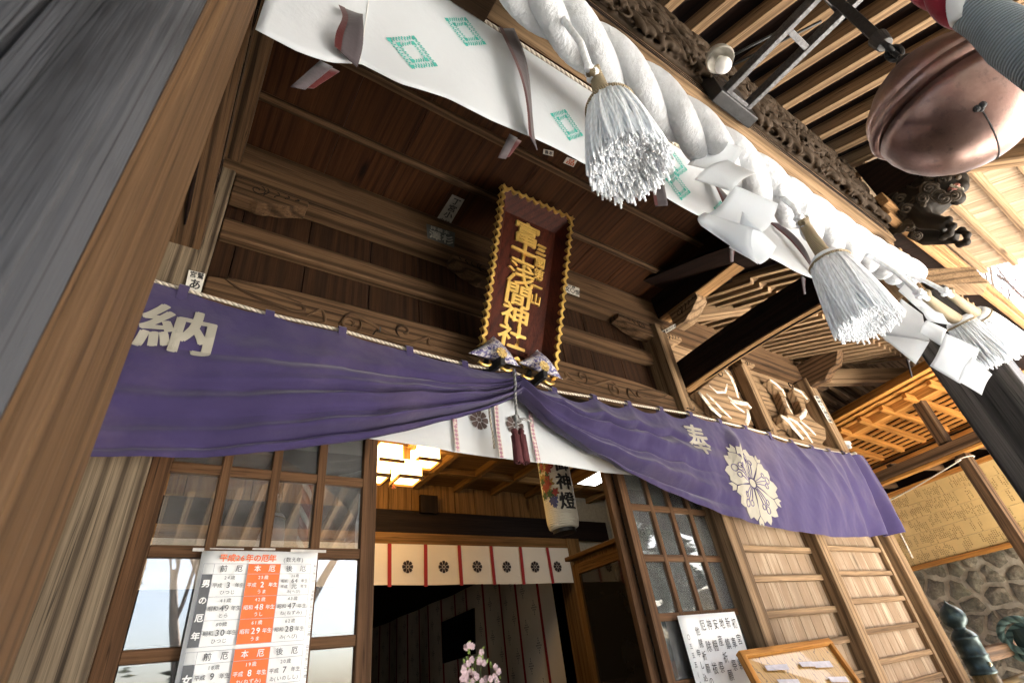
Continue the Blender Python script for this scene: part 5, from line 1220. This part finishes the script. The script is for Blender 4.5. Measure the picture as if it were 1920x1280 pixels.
p = atY(760, 868, 3.4); mb = MB(); mb.box(p.x - .03, p.x + .03, 3.37, 3.43, p.z + .0, 1.655, 'z'); mb.box(p.x - .3, p.x + .3, 3.385, 3.415, p.z + .17, p.z + .20, 'x'); mb.build('lamp_stem', W_INT, cl_)
p = atY(738, 915, 3.3); mb = MB(); mb.lathe([(.002, .05), (.003, .04), (.012, 0), (.004, 0)], p, 10); mb.build('pull_tassel', M_ORG, cl_)
fl = thing('ceiling_light', 'bright white louvred fluorescent ceiling light at the right of the doorway', 'ceiling light', atY(1118, 897, 3.1))
p = atY(1118, 897, 3.1); mb = MB(); mb.box(p.x - .11, p.x + .12, 2.9, 3.25, p.z - .0, p.z + .09); mb.build('diffuser', emit('lamp_white', (.9, .96, 1.0), .8), fl)
mb = MB(); mb.box(p.x - .14, p.x - .112, 2.88, 3.27, p.z - .01, p.z + .12, 'y'); mb.box(p.x - .14, p.x + .15, 2.88, 3.27, p.z + .095, p.z + .13); mb.build('fitting', W_INT, fl)
mb = MB(); mb.box(p.x - .05, p.x + .05, 3.0, 3.1, p.z + .131, 1.66, 'z'); mb.build('mount', W_INT, fl)
# paper lantern
a, b = atY(1040, 868, 2.75), atY(1052, 992, 2.75); lc0 = Vector(((a.x + b.x) / 2 + .005, 2.75, b.z)); Lh = .56; Lr = .112
lan = thing('paper_lantern', 'tall white paper lantern painted with flowers and three black characters inside the doorway', 'lantern', lc0)
M_LAN, t, p = newmat('lantern_paper'); tc = nd(t, 'ShaderNodeTexCoord').outputs['Object']; wv = nd(t, 'ShaderNodeTexWave', bands_direction='Z'); wv.inputs['Scale'].default_value = 22; t.links.new(tc, wv.inputs[0])
p.inputs['Base Color'].default_value = (.74, .70, .60, 1); p.inputs['Roughness'].default_value = .7; bump(t, p, wv.outputs[0], .5, .006)
mb = MB(); mb.lathe([(Lr * .72, -.0), (Lr * .92, .012), (Lr, .05), (Lr * 1.02, Lh / 2), (Lr, Lh - .05), (Lr * .9, Lh)], lc0, 40); mb.build('paper_body', M_LAN, lan, smooth=True)
mb = MB(); mb.lathe([(Lr * .45, -.02), (Lr * .7, -.02), (Lr * .72, .004)], lc0 + Vector((0, 0, -.004)), 30); mb.build('black_ring', M_BLK, lan); mb = MB(); mb.lathe([(Lr * .45, 0), (Lr * .8, 0), (Lr * .8, .03)], lc0 + Vector((0, 0, Lh)), 30); mb.tube([lc0 + Vector((0, 0, Lh)), (lc0.x, lc0.y, 1.66)], .01, 6); mb.build('black_ring', M_BLK, lan)
lfr = lambda x, y, l: lc0 + Vector(((Lr * 1.03 + .002 + l) * math.sin(x / Lr), -(Lr * 1.03 + .002 + l) * math.cos(x / Lr), y))
mb = MB()
def dense_text(mb, ch, x, y, h):
    vs, fs = glyph(ch); bm = bmesh.new(); V = [bm.verts.new((q_[0] - .44, q_[1] - .33, 0)) for q_ in vs]
    for f in fs:
        try: bm.faces.new([V[i] for i in f])
        except ValueError: pass
    for it in range(2): bmesh.ops.subdivide_edges(bm, edges=[e_ for e_ in bm.edges if e_.calc_length() > .12], cuts=1)
    bm.verts.index_update(); F_ = [tuple(v.index for v in f.verts) for f in bm.faces]; base = [v.co.copy() for v in bm.verts]; bm.free()
    for j, (dx, dy) in enumerate(((0, 0), (.035, 0), (-.035, 0), (0, .02), (0, -.02))): mb.add([lfr(x + (v.x + dx) * h, y + (v.y + dy) * h, j * .0002) for v in base], F_)
for i, ch in enumerate('御神燈'): dense_text(mb, ch, -.025, Lh - .13 - .135 * i, .125)
mb.build('lantern_characters', M_INK, lan)
rnd = random.Random(9)
for nm, col, n in (('painted_leaf', (.03, .09, .04), 9), ('painted_flower', (.28, .04, .035), 10), ('painted_petal', (.36, .24, .07), 7), ('painted_wave', (.07, .08, .20), 6)):
    mt = plain('paint_' + nm, col, .7, bst=0); mb = MB()
    for k in range(n):
        cx, cy, r_ = rnd.uniform(-.20, -.085), rnd.uniform(.20, Lh - .04) if nm != 'painted_wave' else rnd.uniform(.12, .2), rnd.uniform(.012, .028); ph = rnd.uniform(0, 6); m_ = rnd.choice((5, 6, 7))
        pts = [(cx + r_ * (1 + .3 * math.cos(m_ * a_ + ph)) * math.cos(a_) * rnd.uniform(.85, 1.1), cy + r_ * 1.3 * (1 + .3 * math.cos(m_ * a_ + ph)) * math.sin(a_)) for a_ in np.linspace(0, 6.0, 22)]
        mb.add([lfr(x, y, .0008 + .0004 * k) for x, y in pts] + [lfr(cx, cy, .0008 + .0004 * k)], [(i, (i + 1) % 22, 22) for i in range(22)])
    mb.build(nm, mt, lan)
# cabinet at the right of the room
cb = thing('glass_cabinet', 'tall wooden cabinet with a glazed door just inside the right door leaf', 'cabinet', (3.3, 3.1, -.6))
mb = MB(); mb.box(3.12, 3.5, 2.5, 3.56, -.6, .84); mb.build('carcass', W_INT, cb, bev=.004)
for (y0_, y1_, z0_, z1_) in ((2.5, 2.56, -.6, .8), (3.48, 3.55, -.6, .8), (2.56, 3.48, .72, .8)): mb = MB(); mb.box(3.085, 3.118, y0_, y1_, z0_, z1_); mb.build('door_frame', W_INT, cb, bev=.003)
mb = MB(); mb.box(3.105, 3.112, 2.565, 3.475, -.6, .715); mb.build('glass_pane', plain('dark_glass', (.02, .018, .016), .04, nsc=3, bst=0), cb)
mb = MB(); mb.box(3.06, 3.55, 2.47, 3.60, .842, .875, 'y'); mb.build('cornice', W_INT, cb, bev=.005)
# envelopes on the offering shelf and flowers
sh = MB(); sh.box(.2, 3.0, 5.2, 5.6, -.12, -.06, 'x'); sh = part('offering_shelf', sh, W_INT)
for i, x in enumerate((706, 721, 740, 756)):
    p = atY(x, 1272, 5.25); e_ = thing('offering_envelope', ('pale envelope at the far left of the offering shelf', 'pale envelope second from the left on the offering shelf', 'pale envelope with a red cord third from the left on the shelf', 'narrow pale envelope at the right end of the shelf row')[i], 'envelope', (p.x, 5.25, -.06), 'offering envelopes on the shelf')
    hw = .045 if i < 3 else .03; mb = MB(); mb.add([Vector((p.x - hw, 5.25, -.06)), Vector((p.x + hw, 5.25, -.06)), Vector((p.x + hw, 5.29, .19 - .01 * i)), Vector((p.x - hw, 5.29, .19 - .01 * i))], [(0, 1, 2, 3)]); mb.build('sheet', plain('envelope_cream', (.6, .5, .33), .8, bst=0), e_, solid=.003)
    mb = MB(); put_text(mb, ('寿', '松田', '金参拾', '初穂')[i], lambda x_, y_, l: Vector((p.x + x_, 5.25 + .04 * (y_ + .06) / .25 - .004 - l, y_)), 0, .15, .05, .02, vert=True, adv=.055); mb.build('brush_writing', M_INK, e_)
M_PINK = plain('petal_pink', (.62, .46, .50), .6, namt=.15, bst=0); M_LEAF = plain('leaf_green', (.20, .30, .05), .55, namt=.3); M_STEM = plain('stem_green', (.10, .13, .04), .7)
f0 = atY(895, 1300, 2.95)
fw = thing('blossom_spray', 'spray of pink blossoms with fresh green leaves standing in the open doorway', 'flowers', f0)
mb = MB(); rnd = random.Random(21)
for (x, y) in ((879, 1212), (903, 1228), (930, 1255), (870, 1265), (890, 1240), (925, 1275)): q_ = atY(x, y, 2.95); mb.tube([f0 + Vector((0, 0, -.2)), f0.lerp(q_, .6) + Vector((.01, .01, 0)), q_], [.004, .003, .002], 6)
mb.build('stems', M_STEM, fw, smooth=True)
fl_px = [(879, 1209), (873, 1213), (885, 1211), (902, 1222), (884, 1236), (898, 1237), (906, 1242), (877, 1243), (870, 1250), (868, 1258), (882, 1258), (874, 1262), (889, 1264), (893, 1268), (866, 1272), (875, 1275), (884, 1277), (897, 1240), (928, 1250), (934, 1258), (927, 1267), (919, 1272), (931, 1277), (910, 1272), (903, 1277), (872, 1268)]
bl0 = None
for x, y in fl_px:
    q_ = atY(x, y, 2.93 + rnd.uniform(-.03, .03))
    if bl0 is None:
        mb = MB()
        for k in range(5):
            a_ = 2 * math.pi * k / 5; d_ = Vector((math.cos(a_), -.35, math.sin(a_))); s_ = Vector((-math.sin(a_), 0, math.cos(a_)))
            mb.add([q_, q_ + d_ * .010 + s_ * .008, q_ + d_ * .019 + s_ * .006, q_ + d_ * .017, q_ + d_ * .019 - s_ * .006, q_ + d_ * .010 - s_ * .008], [(0, 1, 2, 3, 4, 5)])
        bl0 = mb.build('blossom', M_PINK, fw); q00 = q_
    else:
        o = bl0.copy(); COL.objects.link(o); o.location = q_ - q00; o.parent = fw
        m4 = Matrix.Rotation(rnd.uniform(-.6, .6), 4, 'Y'); o.location = q_ - Vector(fw['_o']) - (m4 @ (q00 - Vector(fw['_o']))); o.rotation_euler = m4.to_euler()
mb = MB()
for k in range(34):
    x, y = rnd.choice(fl_px); q_ = atY(x + rnd.uniform(-8, 8), y + rnd.uniform(-6, 10), 2.95); d_ = Vector((rnd.uniform(-1, 1), rnd.uniform(-.6, .2), rnd.uniform(-.3, 1))).normalized() * rnd.uniform(.025, .045); s_ = d_.cross(Vector((0, 1, .2))).normalized() * .009
    mb.add([q_, q_ + d_ * .5 + s_, q_ + d_, q_ + d_ * .5 - s_], [(0, 1, 2, 3)])
mb.build('leaves', M_LEAF, fw)

# ================================================================ SIDE SHED, STONE WALL, RAILING, TREES
SO, Sd, Sn = Vector((7.69, 2.6, 0)), Vector((.2425, .970, 0)), Vector((-.970, .2425, 0))
def SP(s, n, z): return SO + Sd * s + Sn * n + Vector((0, 0, z))
M_NAME = plain('board_ink', (.16, .085, .025), .8, bst=0)
M_BOARD = plain('name_board_ochre', (.66, .46, .19), .7, nsc=4, namt=.12, bst=.05)
shed = thing('side_shed', 'open orange timber side shed with brown posts and slatted ceiling beside the shrine', 'shed', SP(-.6, .5, -1.6))
def sb(name, s0, s1, n0, n1, z0, z1, mat, parent=None, bev=.006):
    mb = MB(); c = SP((s0 + s1) / 2, (n0 + n1) / 2, (z0 + z1) / 2); h = [abs(s1 - s0) / 2, abs(n1 - n0) / 2, abs(z1 - z0) / 2]
    ax = [Sd, Sn, Vector((0, 0, 1))]; o = sorted(range(3), key=lambda i: -h[i])
    a, b = ax[o[0]], ax[o[1]]; c_ = a.cross(b); mb.obb(c, (a, b, c_), (h[o[0]], h[o[1]], h[o[2]])); return mb.build(name, mat, parent or shed, bev=bev)
sb('upper_beam', -2.2, .4, .92, 1.06, 1.93, 2.10, W_ORANGE); sb('upper_beam', -2.2, .4, .94, 1.04, 2.13, 2.26, W_ORANGE)
sb('lower_beam', -2.2, .4, .93, 1.05, 1.36, 1.46, W_BEAM); sb('lower_beam', -2.2, .4, .95, 1.04, 1.325, 1.357, W_ORANGE)
sb('back_beam', -2.2, .6, .1, .2, 1.60, 1.72, W_ORANGE)
pst = []
for s_ in (-1.52,): sb('shed_post', s_ - .05, s_ + .05, .94, 1.04, -1.6, 1.32, W_BEAM)
sb('shed_post', -1.50, -1.40, .95, 1.04, 1.465, 1.93, W_BEAM); sb('shed_post', .25, .35, .94, 1.04, -1.6, 1.32, W_BEAM)
mb = MB()
for k in range(14):
    n_ = .1 + .09 * k; a, b = SP(-2.2, n_, 1.78 + .25 * (n_ - .1)), SP(.6, n_, 1.78 + .25 * (n_ - .1)); mb.beam(a, b, .086, .012)
mb.build('slat_ceiling', W_ORANGE, shed, bev=.001)
for k in range(9):
    s_ = -2.0 + .27 * k; mb = MB(); mb.beam(SP(s_, .30, 1.765), SP(s_, 1.2, 1.99), .05, .06); mb.build('rafter', W_ORANGE, shed, bev=.006)
mb = MB()
mb.add([SP(-2.3, -.5, 1.80), SP(.6, -.5, 1.80), SP(.6, .98, 2.16), SP(-2.3, .98, 2.16)], [(0, 1, 2, 3)])
mb.build('shed_roof', W_BLACK, shed, bev=0, solid=.03)
sb('dark_back', -2.3, .6, -.06, -.03, .62, 1.9, W_BLACK)
for k in range(4): sb('ceiling_joist', -2.0 + .6 * k, -1.94 + .6 * k, .0, .9, 1.47, 1.53, W_BEAM)
# donor board
brd = thing('donor_name_board', 'broad pale yellow wooden board closely written with rows of small donor names', 'name board', SP(-.6, .03, .6))
def brow(z0, z1, k):
    mb = MB(); mb.obb(SP(-.9, .02, (z0 + z1) / 2), (Sd, Sn, Vector((0, 0, 1))), (1.15, .010, (z1 - z0) / 2 - .0015)); return mb.build('board_plank', M_BOARD, brd, bev=.002)
for k in range(5): brow(.62 + .154 * k, .62 + .154 * (k + 1), k)
for z0, z1 in ((1.392, 1.44), (.565, .617)): mb = MB(); mb.obb(SP(-.9, .025, (z0 + z1) / 2), (Sd, Sn, Vector((0, 0, 1))), (1.17, .022, (z1 - z0) / 2)); mb.build('board_frame', W_ORANGE, brd, bev=.004)
mb = MB(); rnd = random.Random(31)
for row in range(5):
    zt_ = .62 + .154 * (row + 1) - .02; s_ = .2
    while s_ > -2.0:
        s_ -= rnd.choice((.020, .020, .022, .022, .055 if rnd.random() < .3 else .021)); ln = rnd.choice((4, 5, 5, 6, 6)); off = rnd.choice((0, 0, .03, .05))
        if rnd.random() < .08: s_ -= .10
        for j in range(ln):
            z = zt_ - off - .0185 * j; w_ = .015
            if rnd.random() < .1: continue
            for (a0, b0, a1, b1) in ((-.5, .42, .5, .24), (-.5, .06, .5, -.12), (-.12, .5, .12, -.5), (-.5, -.3, .4, -.5)):
                if rnd.random() < .8: mb.add([SP(s_ - a0 * w_ * .9, .032, z + b0 * .012), SP(s_ - a1 * w_ * .9, .032, z + b0 * .012), SP(s_ - a1 * w_ * .9, .032, z + b1 * .012), SP(s_ - a0 * w_ * .9, .032, z + b1 * .012)], [(0, 1, 2, 3)])
mb.build('written_names', M_NAME, brd)
# fluorescent batten light
a, b = SP(-.62, 1.12, 1.80), SP(.30, 1.12, 1.80)
ft = thing('strip_light', 'unlit white fluorescent strip light hung under the orange shed beam', 'strip light', (a + b) / 2)
M_WENA = plain('white_enamel', (.78, .79, .78), .3, namt=.05, bst=0)
mb = MB(); mb.beam(a + Vector((0, 0, .05)), b + Vector((0, 0, .05)), .09, .045); mb.build('housing', M_WENA, ft, bev=.006)
mb = MB(); mb.tube([a.lerp(b, .03), a.lerp(b, .97)], .014, 10); mb.build('tube', M_WENA, ft, smooth=True)
mb = MB()
for q_ in (.012, .988): c_ = a.lerp(b, q_); mb.beam(c_ + Vector((0, 0, -.02)), c_ + Vector((0, 0, .03)), .03, .03, up=Sn)
mb.build('lamp_holder', M_WENA, ft, bev=.003)
for q_ in (.3, .7): c_ = a.lerp(b, q_); mb = MB(); mb.tube([c_ + Vector((0, 0, .07)), c_ + Vector((0, 0, .145)) - Sn * .06], .004, 6); mb.build('suspension', M_WENA, ft)
mb = MB(); p0 = SP(-1.52, 1.06, 1.27); p1 = SP(.25, 1.06, 1.13); mb.tube([p0.lerp(p1, k / 12) + Vector((0, 0, -.05 * math.sin(math.pi * k / 12))) for k in range(13)], .006, 6)
mb.tube([p0 + Vector((0, 0, .01)) + (Sd * math.cos(a_) + Sn * math.sin(a_)) * .075 - Sn * .07 for a_ in np.linspace(0, 6.28, 20)], .006, 6)
o = mb.build('shed_cord', M_ROPE, smooth=True); tag(o, 'thin pale cord strung from the shed post under the brown beam', 'cord')

# stone retaining wall
M_STONE, t, p = newmat('stone_lava'); tc = nd(t, 'ShaderNodeTexCoord').outputs['Object']; n1 = noise_(t, tc, 7, 8, .75); n2 = noise_(t, tc, 45, 6, .7); n3 = noise_(t, tc, 2.5, 3)
c_ = ramp(t, n1, [(.32, (.06, .052, .04)), (.5, (.20, .17, .12)), (.68, (.40, .34, .25))]); c_ = mix(t, c_, (.10, .11, .06), ramp(t, n3, [(.5, (0, 0, 0)), (.7, (.5, .5, .5))]))
t.links.new(mix(t, c_, ramp(t, n2, [(.3, (.4, .4, .4)), (.6, (1, 1, 1))]), .7, 'MULTIPLY'), p.inputs['Base Color']); p.inputs['Roughness'].default_value = .95; bump(t, p, mix(t, n1, n2, .5), 1, .04)
M_MORT = plain('mortar', (.40, .35, .27), .95, nsc=14, namt=.4, bst=.8, bdist=.02)
wall = thing('stone_wall', 'rough dark stone retaining wall with pale mortar below the donor name board', 'wall', SP(-.8, -.1, -1.6))
mb = MB(); mb.grid(lambda u, v: SP(-3.4 + 4.6 * u, -.082 + .03 * noise.noise(Vector((u * 40, v * 30, 0))), -1.6 + 2.25 * v), 60, 40); mb.build('mortar_bed', M_MORT, wall, smooth=True)
rnd = random.Random(8); mb = MB(); cs = []
for r_ in range(12):
    for k in range(20): cs.append((-3.4 + .235 * (k + .5 * (r_ % 2)) + rnd.uniform(-.085, .085), -1.55 + .19 * r_ + rnd.uniform(-.07, .07)))
for i, (cx, cz) in enumerate(cs):
    # voronoi cell by clipping
    poly = [(cx - .3, cz - .3), (cx + .3, cz - .3), (cx + .3, cz + .3), (cx - .3, cz + .3)]
    for j, (dx, dz) in enumerate(cs):
        if j == i or abs(dx - cx) > .6 or abs(dz - cz) > .6: continue
        mx_, mz_ = (cx + dx) / 2, (cz + dz) / 2; nx, nz_ = dx - cx, dz - cz; ln = math.hypot(nx, nz_); nx /= ln; nz_ /= ln; out = []
        gap = .014
        for q_ in range(len(poly)):
            a, b = poly[q_], poly[(q_ + 1) % len(poly)]; da = (a[0] - mx_) * nx + (a[1] - mz_) * nz_ + gap; db = (b[0] - mx_) * nx + (b[1] - mz_) * nz_ + gap
            if da <= 0: out.append(a)
            if da * db < 0: f_ = da / (da - db); out.append((a[0] + (b[0] - a[0]) * f_, a[1] + (b[1] - a[1]) * f_))
        poly = out
        if len(poly) < 3: break
    if len(poly) < 3: continue
    # dense outline, bulged
    dn = []
    for q_ in range(len(poly)):
        a, b = poly[q_], poly[(q_ + 1) % len(poly)]
        for k in range(5): dn.append((a[0] + (b[0] - a[0]) * k / 5, a[1] + (b[1] - a[1]) * k / 5))
    n = len(dn); vs = []
    for (sc_, dep) in ((1.0, -.14), (.98, -.10), (.85, -.07), (.5, -.055), (.15, -.05)):
        for (x, z) in dn:
            sx, sz = cx + (x - cx) * sc_, cz + (z - cz) * sc_
            w_ = .02 * noise.noise(Vector((sx * 9, sz * 9, i))); vs.append(SP(sx + w_ * .8 * sc_, dep + .02 * noise.noise(Vector((sx * 14, sz * 14, 3.3 + i))), sz + w_ * sc_))
    mb.add(vs, [(k * n + q_, k * n + (q_ + 1) % n, (k + 1) * n + (q_ + 1) % n, (k + 1) * n + q_) for k in range(4) for q_ in range(n)] + [tuple(4 * n + q_ for q_ in range(n))])
so_ = mb.build('stones', M_STONE, wall, smooth=True); kind(so_, 'stuff')

# railing post with bronze onion cap
g0 = atY(1787, 1156, 1.17)
gp = thing('railing_post', 'wooden stair railing post with a dark bronze onion shaped cap', 'railing post', (g0.x, g0.y, -1.6))
M_BRZ, t, p = newmat('bronze_patina'); tc = nd(t, 'ShaderNodeTexCoord').outputs['Object']; n1 = noise_(t, tc, 14, 6, .65)
t.links.new(ramp(t, n1, [(.35, (.025, .036, .038)), (.6, (.065, .09, .086)), (.78, (.14, .18, .15))]), p.inputs['Base Color']); p.inputs['Metallic'].default_value = .75; t.links.new(ramp(t, n1, [(.3, (.3,) * 3), (.7, (.5,) * 3)]), p.inputs['Roughness']); bump(t, p, n1, .15, .004)
z0 = g0.z
prof = [(.001, .098), (.006, .085), (.018, .070), (.045, .052), (.064, .026), (.070, 0), (.066, -.025), (.052, -.045), (.036, -.056), (.034, -.068), (.044, -.074), (.052, -.082), (.064, -.094), (.070, -.108), (.073, -.112), (.073, -.122), (.069, -.126), (.069, -.20), (.073, -.204), (.073, -.216), (.069, -.22), (.069, -.285), (.073, -.289), (.073, -.302), (.069, -.304)]
mb = MB(); mb.lathe([(r_ * .8, h_ * .8) for r_, h_ in prof[::-1]], (g0.x, g0.y, z0), 40); mb.build('onion_cap', M_BRZ, gp, smooth=True)
mb = MB(); q_ = (g0.x - .024, g0.y - .052, z0 - .205); mb.sphere(q_, .009, 10, 6); mb.build('stud', plain('brass_stud', (.6, .5, .3), .35, .9), gp, smooth=True)
W_YEL = wood('wood_railing', (.50, .32, .11), (.28, .15, .05), fig=.4, weather=(.12, .11, .08), wamt=.25, rough=.5)
mb = MB(); mb.tube([(g0.x, g0.y, z0 - .243), (g0.x, g0.y, -1.6)], .053, 24); mb.build('post_shaft', W_YEL, gp, smooth=True)
for (pa_, pb2, r_, nm) in (((1838, 1228), (1935, 1212), .040, 'rail'), ((1868, 1268), (1940, 1232), .034, 'rail')):
    a, b = atY(*pa_, 1.2), atY(*pb2, 1.2); a = Vector((g0.x + .05, 1.2, a.z)); b = Vector((g0.x + 1.6, 1.2, a.z)); mb = MB()
    if r_ == .040: mb.box(a.x, b.x, 1.15, 1.25, a.z - .03, a.z + .03, 'x'); mb.build('top_rail', W_BEAM, gp, bev=.01)
    else: mb.tube([a - Vector((0, 0, .05)), b - Vector((0, 0, .05))], r_, 16); mb.build('lower_rail', W_YEL, gp, smooth=True)
# green rope loop
M_GRN = twist('rope_green', (.17, .26, .23), 150, 2, dark=.4, bst=1)
gc_ = atX(1915, 1190, 3.95); gro = thing('green_rope', 'thick weathered green rope coiled round a dark post at the right edge', 'rope', gc_)
for k in range(2):
    mb = MB(); mb.tube([gc_ + Vector((.02 * k, .085 * math.cos(a_ + .4 * k), .075 * math.sin(a_) - .03 * k)) for a_ in np.linspace(0, 6.4, 40)], .017, 10); mb.build('rope_turn', M_GRN, gro, smooth=True)
mb = MB(); mb.tube([gc_ + Vector((0, 0, -.08)), gc_ + Vector((.01, .01, -.3)), gc_ + Vector((.0, .02, -.6))], .018, 10); mb.build('rope_tail', M_GRN, gro, smooth=True)
mb = MB(); mb.tube([gc_ + Vector((.05, 0, .03)), gc_ + Vector((.05, 0, -1.55))], .055, 18); o = mb.build('short_post', plain('paint_dark_teal', (.03, .06, .055), .6)); tag(o, 'dark teal short post wrapped by the green rope', 'post')

# trees
M_BARK = plain('bark', (.16, .125, .10), .95, nsc=14, namt=.5, bst=.8, bdist=.02); M_NEED = plain('needles', (.035, .06, .03), .8, nsc=3, namt=.6, bst=0); M_YLEAF = plain('young_leaf', (.16, .17, .05), .7, nsc=3, namt=.5, bst=0); M_BUD = plain('bud_pink', (.36, .17, .16), .8, bst=0)
def bare_tree(label, base, h, seed, buds=None, leaf=None, spread=.55, maxd=6):
    rnd = random.Random(seed); t_ = thing('bare_tree' if leaf is None else 'leafy_tree', label, 'tree', base, None)
    tr, br_, lf = MB(), MB(), MB()
    def grow(p, d, L, r, dep):
        pts = [p]; q = p; dd = d.copy()
        for k in range(4): dd = (dd + Vector((rnd.uniform(-1, 1), rnd.uniform(-1, 1), rnd.uniform(-.3, .8))) * .14).normalized(); q = q + dd * (L / 4); pts.append(q)
        (tr if dep == 0 else br_).tube(pts, [r * (1 - .4 * k / 4) for k in range(5)], 8 if dep < 2 else 4, cap=False)
        if dep >= maxd - 2 and (buds or leaf):
            for _ in range(5 if leaf else 3):
                c = rnd.choice(pts) + Vector((rnd.uniform(-1, 1), rnd.uniform(-1, 1), rnd.uniform(-1, 1))) * .12; s_ = .09 if leaf else .035
                a = Vector((rnd.uniform(-1, 1), rnd.uniform(-1, 1), rnd.uniform(-1, 1))).normalized(); b = a.orthogonal().normalized()
                lf.add([c + a * s_, c + b * s_ * .5, c - a * s_, c - b * s_ * .5], [(0, 1, 2, 3)])
        if dep < maxd:
            for k in range(rnd.choice((2, 3, 3)) if dep < 4 else 2):
                nd_ = (dd + Vector((rnd.uniform(-1, 1), rnd.uniform(-1, 1), rnd.uniform(-.5, .7))) * spread * 1.3).normalized(); grow(rnd.choice(pts[2:]), nd_, L * rnd.uniform(.62, .82), r * .55, dep + 1)
    grow(Vector(base), Vector((0, 0, 1)), h * .32, h * .022, 0)
    tr.build('trunk', M_BARK, t_, smooth=True); br_.build('branches', M_BARK, t_, smooth=True)
    if lf.v: lf.build('foliage' if leaf else 'buds', leaf or buds, t_)
    return t_
def cedar(label, base, h, seed, wd=.22, mat=None, sz=1.0):
    rnd = random.Random(seed); t_ = thing('cedar_tree', label, 'tree', base); mb = MB(); mb.tube([Vector(base), Vector(base) + Vector((.1, 0, h * .5)), Vector(base) + Vector((0, 0, h))], [h * .025, h * .016, .02], 8); mb.build('trunk', M_BARK, t_, smooth=True)
    mb = MB()
    for k in range(2600):
        q = rnd.random() ** .8; z = h * (.12 + .88 * q); rr = h * wd * (1 - q) ** .8 * (.65 + .35 * math.sin(q * 40 + rnd.random())) + .1; a = rnd.uniform(0, 6.283); r_ = rr * rnd.uniform(.55, 1)
        c = Vector(base) + Vector((r_ * math.cos(a), r_ * math.sin(a), z - .25 * r_)); s_ = rnd.uniform(.16, .42) * sz
        d = Vector((math.cos(a), math.sin(a), rnd.uniform(-.7, .3))).normalized(); b = Vector((-math.sin(a), math.cos(a), rnd.uniform(-.6, .6))).normalized()
        mb.add([c - d * s_, c + b * s_ * .5, c + d * s_, c - b * s_ * .5], [(0, 1, 2, 3)])
    mb.build('crown', mat or M_NEED, t_); return t_
bare_tree('bare budding tree with pinkish twigs against the white sky right of the roof', (17.5, .6, -1.6), 13, 3, buds=M_BUD)
bare_tree('bare tree in front of the shrine reflected in the left door glass', (1.1, -7.2, -1.6), 7.5, 11)
bare_tree('slender bare tree before the shrine reflected beside the poster', (4.2, -12.5, -1.6), 12, 17)
bare_tree('bushy yellow green tree before the shrine reflected in the upper door panes', (5.4, -8.5, -1.6), 6.5, 5, leaf=M_YLEAF)
cedar('tall dark cedar nearest the left, reflected at the edge of the door glass', (-1.6, -9.5, -1.6), 12, 2, .2, None, .45)
cedar('unseen dark cedar added far left in front of the shrine to block sky light', (-5, -4.5, -1.6), 13, 4, .32)  # added out of view to hold back sky light from the front left
cedar('unseen broad dark cedar added at the far left to block sky light', (-8, -1.5, -1.6), 13, 6, .28)  # second unseen tree added to shut off sky light on the left
cedar('short dark cedar between the bare trees in front of the shrine', (2.8, -16, -1.6), 8, 8)
for i, (x, y, h_, lab) in enumerate(((18, -12, 10, 'tall dark cedar added at the right front to darken the right door reflection'), (21.3, -12.6, 9, 'lower dark cedar added between two taller ones to darken the right door reflection'), (24.8, -12, 10.5, 'dark cedar added farthest right to darken the right door reflection'))):  # grove added out of view to darken the reflection in the right door
    cedar(lab, (x, y, -1.6), h_, 40 + i, .26)
